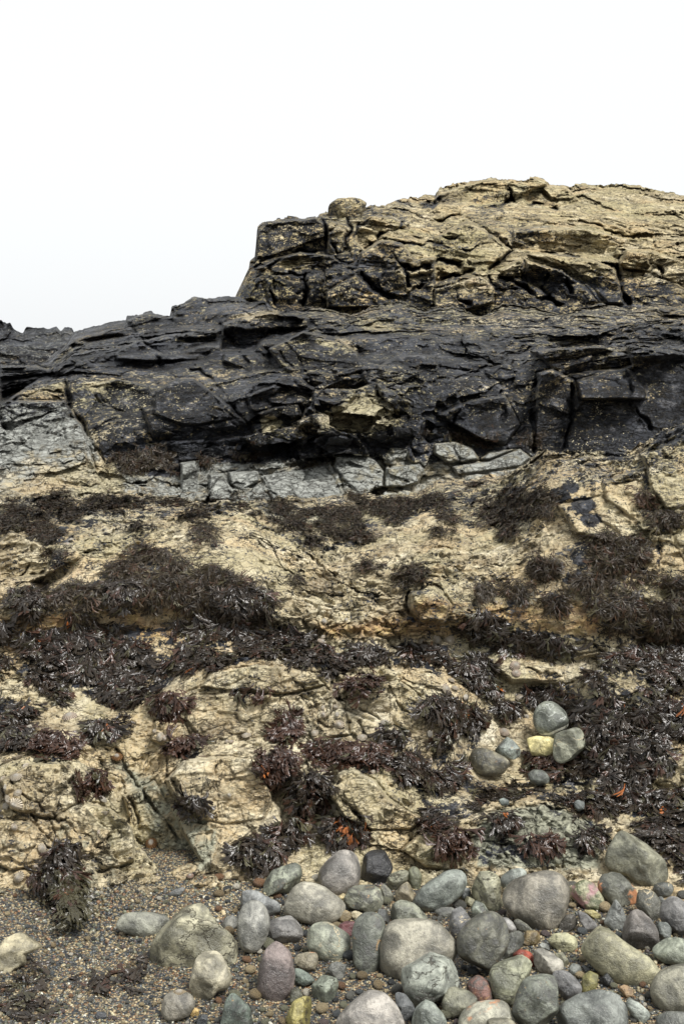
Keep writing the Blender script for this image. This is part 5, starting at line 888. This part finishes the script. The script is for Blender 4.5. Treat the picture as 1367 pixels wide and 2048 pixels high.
# pebbles one could pick up, each its own object
protos = []
for k in range(6):
    T, H, f, ii = sphere(14, 9); L = np.stack([np.sin(H) * np.cos(T), np.sin(H) * np.sin(T) * .8, np.cos(H) * .6], -1)
    L = L * (1 + fbm(L * 1.1 + k * 7, 2, k)[..., None] * .5); V = np.concatenate([L.reshape(-1, 3), L[0].mean(0)[None], L[-1].mean(0)[None]]); n_ = len(V)
    fs = f.tolist() + [[ii[0, a], ii[0, (a + 1) % 14], n_ - 2] for a in range(14)] + [[ii[-1, (a + 1) % 14], ii[-1, a], n_ - 1] for a in range(14)]
    me = bpy.data.meshes.new('pebble'); V[:, 2] -= V[:, 2].min(); me.from_pydata(V.tolist(), [], fs); me.polygons.foreach_set('use_smooth', [True] * len(fs)); me.materials.append(SM['plain']); protos.append(me)
rng = np.random.RandomState(12); occ = []
def inside_stone(px, py):
    for s in ST:
        k = {(0, 0): 1.0, A7: 1 / 3.038}.get(s[0], 1 / 2.734); p = [(s[0][0] + x * k, s[0][1] + y * k) for x, y in s[1]]
        if inpoly(np.array([px]), np.array([py]), p)[0] > -4: return True
    return False
cnt = 0
for t in range(2600):
    if cnt >= 270: break
    left = rng.rand() < .10
    px = rng.uniform(0, 480) if left else rng.uniform(430, 1367); py = rng.uniform(1790, 2045) if left else rng.uniform(1765, 2045)
    rp = rng.uniform(4.5, 7) if left else rng.uniform(6, 17)
    if inside_stone(px, py) or any(math.hypot(px - a, py - b) < (rp + c) * .8 for a, b, c in occ): continue
    occ.append((px, py, rp)); x_, z_ = rays(px, py); D = -CAMZ / z_; X = x_ * D; rr = rp * D / F
    o = link('pebble', protos[cnt % 6]); o.location = (X, D, float(gz(np.array([X]), np.array([D]))[0]) - rr * .15); o.rotation_euler = (rng.uniform(-.3, .3), rng.uniform(-.3, .3), rng.uniform(0, 6.3)); o.scale = (rr, rr, rr)
    pi = rng.choice([0, 1, 2, 3, 4, 5, 6, 7, 9, 2, 6, 0]); c = PAL[pi] * rng.uniform(.8, 1.2); o.color = (*c, 1)
    kind = ['sandy', 'blue black', 'grey', 'tan', 'rust brown', 'cream', 'olive', 'slate', '', 'dusky brown'][pi]; size = 'larger' if rp > 13 else 'small' if rp > 9 else 'tiny'
    nb = min(ST, key=lambda s: math.hypot(*(np.array([(s[0][0] + x_ * k_, s[0][1] + y_ * k_) for k_ in [{(0, 0): 1.0, A7: 1 / 3.038}.get(s[0], 1 / 2.734)] for x_, y_ in s[1]]).mean(0) - [px, py])))[-1]
    cut = nb.split(); end = next((i_ for i_, w_ in enumerate(cut) if i_ > 1 and w_ in ('with', 'at', 'leaning', 'beside', 'below', 'above', 'behind', 'right', 'left', 'in', 'on', 'cut', 'resting', 'half', 'sitting', 'standing', 'near', 'under', 'between', 'next', 'sunk', 'lying', 'alone', 'high', 'wedged', 'caught', 'against')), len(cut))
    tag(o, f"{size} {kind} pebble next to the {' '.join(cut[:min(end, 9)])}", 'pebble', 'loose pebbles between and around the cobbles'); cnt += 1

# ------------------------------------------------------------------ limpets
m = N('limpet_shell'); co = m.co(); sp = m.n('SeparateXYZ'); m.t.links.new(co, sp.inputs[0])
ang = m.math('ARCTAN2', sp.outputs[1], sp.outputs[0]); oi = m.n('ObjectInfo')
st = m.math('SINE', m.math('MULTIPLY', ang, 17.0)); nn = m.noise(co, 3, 4)
col = m.mix(m.mr(m.math('ADD', st, m.math('MULTIPLY', nn, 1.5)), -.2, 1.4, 0, .3), oi.outputs['Color'], (.25, .20, .14)); col = m.mix(m.mr(sp.outputs[2], .4, .6), col, (.72, .66, .56))
M_limp = m.fin(col, .6, m.bump(m.math('ADD', st, nn), .05, .8))
def limpet_mesh(k):
    rg = np.random.RandomState(k); nu = 34; prof = [(1.0, 0), (.97, .07), (.82, .2), (.62, .36), (.4, .5), (.2, .6), (.07, .64)]
    th = np.arange(nu) / nu * 2 * np.pi; rib = 1 + .045 * np.cos(th * 17) + .04 * np.sin(th * 2 + rg.rand() * 6) + rg.uniform(-.02, .02, nu); el = rg.uniform(.78, .92)
    V = [(r * rib[i] * math.cos(t) - (1 - r) * .12, r * rib[i] * math.sin(t) * el, z) for r, z in prof for i, t in enumerate(th)]; V.append((-.12, 0, .66)); V = np.array(V); ii = np.arange(nu * len(prof)).reshape(len(prof), nu); j = np.roll(ii, -1, 1)
    fs = np.stack([ii[:-1], j[:-1], j[1:], ii[1:]], -1).reshape(-1, 4).tolist() + [[ii[-1, a], ii[-1, (a + 1) % nu], len(V) - 1] for a in range(nu)] + [ii[0][::-1].tolist()]
    me = bpy.data.meshes.new('limpet'); me.from_pydata(V.tolist(), [], fs); me.polygons.foreach_set('use_smooth', [True] * (len(fs) - 1) + [False]); me.materials.append(M_limp); return me
LM = [limpet_mesh(k) for k in range(5)]
from mathutils import Vector
def L3(l, o): return [(o[0] + x / 2.734, o[1] + y / 2.734, r / 2.734) for x, y, r in l]
LIMP = {
 'pale limpet in the cluster at the left edge below the weed': L3([(42,768,28),(97,745,24),(90,860,28),(98,945,20),(45,982,24),(90,1005,34),(32,1018,22),(140,800,20),(15,870,18),(30,915,14)], (0, 1240)),
 'large cream limpet on the pale step at the left': L3([(382,530,34)], (0, 1240)),
 'round limpet next to the broad wrack clump on the left': L3([(155,595,24),(160,522,16)], (0, 1240)),
 'rusty brown limpet above the wet channel': L3([(640,748,27)], (0, 1240)),
 'limpet in the small cluster on the ledge left of the middle block': L3([(845,607,13),(876,638,22),(900,645,14),(1115,745,24),(1040,725,24),(930,720,12),(1265,665,12),(1240,665,12)], (0, 1240)),
 'limpet beside the wiry weed clump at the channel': L3([(555,865,28),(585,905,20)], (0, 1240)),
 'small limpet low on the left block': L3([(575,1050,18),(565,980,20),(490,880,12)], (0, 1240)),
 'limpet on the left foot of the rock above the gravel': L3([(80,38,18),(232,155,24),(105,312,28),(540,67,11),(195,250,18)], (0, 1640)),
 'orange brown limpet low in the middle of the wet channel': L3([(828,128,34)], (0, 1640)),
 'pinkish limpet where the rock meets the gravel': L3([(1040,305,17),(770,255,10)], (0, 1640)),
 'pale limpet under the overhang in the weed': L3([(608,90,17),(665,122,24),(672,92,14),(678,5,12)], (400, 1240)),
 'ribbed limpet in the red brown recess right of centre': L3([(1210,125,23),(1295,105,20),(1357,108,22),(1285,148,13)], (400, 1240)),
 'limpet in the crack network of the middle step': L3([(740,410,15),(740,475,15),(672,478,12),(675,515,15),(748,515,12),(705,325,14),(760,570,24),(735,385,10)], (400, 1240)),
 'limpet on the ledge under the tall dark wrack clump': L3([(625,618,20),(545,622,12),(572,622,13),(253,630,22),(20,745,20)], (400, 1240)),
 'limpet on the right half of the middle step': L3([(885,642,24),(1008,562,20),(1255,622,18),(1342,380,22),(1020,735,12)], (400, 1240)),
 'tan limpet above the small block': L3([(1220,797,28),(1255,770,18),(945,830,16)], (400, 1240)),
 'limpet low beside the small block': L3([(725,1030,24),(690,970,14),(505,985,14),(160,957,9)], (400, 1240)),
 'pale limpet above the central wrack band': L3([(18,105,20),(90,108,23)], (867, 1240)),
 'limpet on the slanted rock above the stone pocket': L3([(443,250,27),(382,190,14),(450,290,22),(70,378,27),(115,372,18),(95,330,16),(175,425,18),(475,428,24)], (867, 1240)),
 'large striped limpet left of the stone pocket': L3([(120,630,25),(382,612,26),(110,585,16),(95,570,12),(505,527,13)], (867, 1240)),
 'pink limpet near the right edge above the weed': L3([(1003,22,17)], (867, 1240)),
 'small limpet on the ochre rock at the right': L3([(840,712,10),(820,888,14),(600,905,9),(340,940,8)], (867, 860)),
 'small grey limpet at the edge of the upper left weed band': L3([(390,597,12),(372,625,16),(360,900,9)], (0, 860)),
 'small limpet below the brown bulge in the middle': L3([(678,1045,12),(798,1035,9)], (400, 860)),
}
lr = np.random.RandomState(5)
for lab, pts in LIMP.items():
    for oi_, (x, y, r) in enumerate(sorted(pts, key=lambda t: t[1])):
        D = float(surfD(np.array([x]), np.array([y]))[0]); P = at(x, y, D - .006); n = surfN(np.array([float(x)]), np.array([float(y)]), 12)[0]
        n = n + np.array([0, -.5, .5]) * .6; n /= np.linalg.norm(n)
        o = link('limpet', LM[lr.randint(5)]); o.location = P; o.rotation_euler = (Vector(n).to_track_quat('Z', 'Y').to_matrix() @ __import__('mathutils').Matrix.Rotation(lr.uniform(0, 6.3), 3, 'Z')).to_euler()
        s = r * D / F * 1.25; o.scale = (s, s, s * lr.uniform(.8, 1.15)); rusty = 'brown limpet' in lab; pink = 'pink' in lab
        c = (.30, .14, .04) if rusty else (.50, .34, .26) if pink else tuple(np.array([(.76, .66, .50), (.80, .74, .62), (.66, .56, .42), (.74, .60, .47)][lr.randint(4)])); o.color = (*c, 1)
        lb = lab if len(pts) == 1 else lab + ', ' + ['topmost', 'second from top', 'third from top', 'fourth from top', 'fifth from top', 'sixth from top', 'seventh from top', 'eighth from top', 'ninth from top', 'lowest'][oi_ if oi_ < len(pts) - 1 else 9]
        tag(o, lb, 'limpet', 'limpets on the shore rock')
o = link('limpet', LM[1]); P = at(371, 1984, surfD(np.array([371]), np.array([1984]))[0])
sb = [s for s in STO if 'limpet shell on its top' in s['label']][0]; hb = max(v.co.z for v in sb.data.vertices)
o.location = (sb.location.x + .002, sb.location.y + .005, sb.location.z + hb - .006); o.rotation_euler = (.25, 0, .4); o.scale = (.0185, .0185, .02); o.color = (.52, .42, .27, 1)
tag(o, 'tan ribbed limpet shell sitting on the round brown stone', 'limpet', 'limpets on the shore rock')

# ------------------------------------------------------------------ seaweed
def frond_template(rg, kind):
    """flat forked ribbon: points (along, across, lift) and quads"""
    V = []; Fq = []; T = []
    def rib(s0, x0, a, ln, w0, w1, n, depth):
        i0 = len(V)
        for k in range(n + 1):
            t = k / n; w = (w0 * (1 - t) + w1 * t) * (1 if not (k == n and depth == 0) else .35)
            cx = x0 + math.sin(a) * ln * t; cs = s0 + math.cos(a) * ln * t
            for q in (-1, 0, 1):
                V.append((cs - q * math.sin(a) * w, cx + q * math.cos(a) * w, (.35 * w if q == 0 else 0) + rg.uniform(-.006, .006))); T.append(min(1, cs))
            if k:
                b = i0 + (k - 1) * 3; Fq.append((b, b + 1, b + 4, b + 3)); Fq.append((b + 1, b + 2, b + 5, b + 4))
        if depth > 0:
            sp = rg.uniform(.25, .55)
            for sg in (-1, 1): rib(s0 + math.cos(a) * ln * .96, x0 + math.sin(a) * ln * .96, a + sg * sp * rg.uniform(.6, 1.2), ln * rg.uniform(.6, .9), w1, w1 * rg.uniform(.9, 1.4), n - 1 if n > 2 else 2, depth - 1)
    if kind == 'F': rib(0, 0, 0, rg.uniform(.3, .42), .022, .05, 4, 2)
    else: rib(0, 0, 0, rg.uniform(.35, .5), .02, .028, 3, 2 if rg.rand() < .6 else 1)
    return np.array(V), np.array(Fq), np.array(T)
trg = np.random.RandomState(8)
TPL = {k: [frond_template(trg, k) for _ in range(7)] for k in 'FM'}
HUE = {0: (.013, .0095, .008), 1: (.028, .013, .009), 2: (.032, .029, .015), 3: (.20, .06, .015)}
TIP = {0: (.030, .023, .015), 1: (.050, .025, .015), 2: (.055, .050, .027), 3: (.30, .10, .025)}
def weed_mesh(name, roots, kind, rg, hue=0, size=1.0, thick=.035, spread=.75, fan=None):
    """roots: pixel directions of the holdfasts; every frond hangs down the rock from its own root"""
    n = len(roots); px, py = roots.T; D = surfD(px, py); P0 = at(px, py, D); nr = surfN(px, py, 15)
    g = np.array([0, 0, -1.]); dn = g - nr * (nr @ g)[:, None]; dn /= np.linalg.norm(dn, axis=1, keepdims=True) + 1e-6
    sd = np.cross(nr, dn)
    VV = []; FF = []; CC = []; base = 0; pick = rg.randint(0, 7, n)
    for k in range(7):
        ix = np.where(pick == k)[0]
        if not len(ix): continue
        tv, tf, tt = TPL[kind][k]; m_ = len(ix)
        L = (rg.uniform(.04, .095, m_) if kind == 'F' else rg.uniform(.03, .068, m_)) * size
        flow = 1.6 * fbm(np.stack([px[ix] / 55, py[ix] / 45, px[ix] * 0 + 5], -1), 2, 91)
        fa = 0 if fan is None else fan[ix]
        a = fa + flow + rg.normal(0, spread * (.5 if kind == 'F' else .5), m_)
        kap = rg.normal(0, .7, m_); lift = rg.uniform(.0, 1, m_)
        ang = a[:, None] + kap[:, None] * tv[None, :, 0]
        s = tv[None, :, 0] * L[:, None]; w = tv[None, :, 1] * L[:, None]
        ds = s[..., None] * (np.cos(ang)[..., None] * dn[ix][:, None] + np.sin(ang)[..., None] * sd[ix][:, None])
        tw = rg.uniform(-.8, .8, m_)[:, None, None]
        pr = -np.sin(ang)[..., None] * dn[ix][:, None] + np.cos(ang)[..., None] * sd[ix][:, None]
        pr = pr * np.cos(tw) + nr[ix][:, None] * np.sin(tw)
        h = (lift[:, None] * thick * np.sin(np.clip(tv[None, :, 0], 0, 1) * 2.2 + .6) + tv[None, :, 2] * L[:, None] + .004 + rg.uniform(0, thick * .6, m_)[:, None])
        P = P0[ix][:, None] + ds + w[..., None] * pr + h[..., None] * (nr[ix] * .8 + np.array([0, -.35, .25]))[:, None]
        # rest on the rock rather than sink into it, sag back when hanging far out
        qx, qy = proj(P); S_ = surfD(qx, qy); hh = np.broadcast_to(h, S_.shape)
        newD = np.clip(P[..., 1], S_ - .045 - thick, S_ - .004 - .35 * np.abs(hh)); near = np.abs(P[..., 1] - S_) < .35
        newD = np.where(near, newD, P[..., 1]); P = at(qx, qy, newD)
        VV.append(P.reshape(-1, 3)); FF.append((tf[None] + (np.arange(m_) * len(tv))[:, None, None]).reshape(-1, 4) + base); base += m_ * len(tv)
        hh_ = np.full(m_, hue); u = rg.rand(m_)
        if hue != 3: hh_ = np.where(u < .13, 1, np.where(u > .9, 2, hue)); hh_ = np.where(rg.rand(m_) < ((.003 if kind == 'F' else .0005)), 3, hh_)
        A = np.array([HUE[q] for q in range(4)])[hh_]; B = np.array([TIP[q] for q in range(4)])[hh_]
        if kind == 'M': A = A * .8 + np.array([.003, .0015, .0]); B = B * .8 + np.array([.010, .006, .0])
        t = tt[None, :, None] ** 1.5; CC.append(((A[:, None] * (1 - t) + B[:, None] * t) * rg.uniform(.6, 1.5, (m_, 1, 1))).reshape(-1, 3))
    return mesh_np(name, np.concatenate(VV), np.concatenate(FF), M_weed if kind == 'F' else M_bush, {'col': np.concatenate(CC)})
wr = np.random.RandomState(21)
MATLAB = ['dense brown weed band along the top left of the shore rock', 'weed mat filling the dip in the middle of the rock top', 'weed mat on the right shoulder of the rock top', 'black weed bank on the right below the tan blocks',
 'tufted weed band slanting across the middle left', 'weed bunches left of the slanting middle band', 'dark weed along the right edge under the overhang', 'great mat of wrack fronds filling the left hollow', 'wrack band along the ledge in the centre',
 'wrack band along the ledge right of the centre', 'great bank of wrack at the right edge', 'wrack above the banded stone', 'lower wrack bank right above the cobbles', 'wrack trailing down beside the small block', 'reddish weed in the left end of the dark undercut', 'brown weed under the black ledge left of the grey slabs', 'rusty weed in the right end of the dark undercut', 'wrack at the left edge on the pale step']
for i, ((poly, k), lab) in enumerate(zip(MATS, MATLAB)):
    p = np.array(poly, float); area = abs(sum(a[0] * b[1] - a[1] * b[0] for a, b in zip(p, np.roll(p, -1, 0)))) / 2
    nC = int(area / (420 if k == 'F' else 300)); per = 17 if k == 'F' else 24
    q = np.stack([wr.uniform(p[:, 0].min(), p[:, 0].max(), nC * 8), wr.uniform(p[:, 1].min(), p[:, 1].max(), nC * 8)], -1)
    dg = noise(np.stack([(q[:, 0] + q[:, 1] * .9) / 60, (q[:, 1] - q[:, 0] * .25) / 26, q[:, 0] * 0 + i], -1), 9)
    ins = (inpoly(q[:, 0], q[:, 1], poly) > wr.uniform(-4, 4, len(q))) & (dg > wr.uniform(.34, .62, len(q)) + (.07 if i in (3, 6, 2, 11, 12, 13) else 0)); q = q[ins][:nC]
    m_ = len(q); q = np.repeat(q, per, 0); fan = wr.uniform(-1.5, 1.5, m_ * per) if k == 'M' else wr.normal(0, .32, m_ * per)
    q = q + np.stack([wr.normal(0, 5, len(q)) + np.sin(fan) * (2 if k == 'M' else 5), wr.normal(0, 3.5, len(q)) - (3 if k == 'M' else 7)], -1)
    tag(link('seaweed_mat', weed_mesh('seaweed_mat', q, k, wr, 0, 1.0, .018, .5, fan)), lab, 'seaweed', kind='stuff')
for (x, y, rx, ry, k, n, hue, lab) in CLUMPS:
    n = int(n * 1.4); a = wr.uniform(0, 6.3, n); rr = np.sqrt(wr.rand(n)); q = np.stack([x + np.cos(a) * rr * rx * .7, y - ry * .35 + np.sin(a) * rr * ry * .55], -1)
    if n > 290: q[:, 1] = y + wr.uniform(-.9, .7, n) * ry
    fan = (q[:, 0] - x) * (.2 if n > 290 else 1) / rx * (1.2 if k == 'M' else .6) + (wr.uniform(-1.0, 1.0, n) if k == 'M' else wr.normal(0, .3, n))
    o = link('seaweed', weed_mesh('seaweed', q, k, wr, hue, (.85 if n > 290 else .6 if hue == 3 else .95), (.07 if n > 290 else .028), .45 if n > 290 else .75, fan)); tag(o, lab, 'seaweed', 'seaweed clumps growing on the shore rock')
# loose weed scraps on the gravel
for x, y, rx, ry, n, lab in [(268,1935,26,20,14,'few black wrack blades lying on the gravel left of the triangular boulder'), (195,1962,60,10,26,'dark strip of torn weed lying on the gravel'), (18,2000,50,26,60,'dark weed heap in the bottom left corner of the gravel'), (48,1962,18,22,16,'limp dark weed blades near the left edge of the gravel')]:
    q = np.stack([wr.normal(x, rx * .6, n), wr.normal(y, ry * .6, n)], -1); tag(link('seaweed', weed_mesh('seaweed', q, 'F', wr, 0, .9, .012, 1.6)), lab, 'seaweed', 'torn seaweed on the gravel')
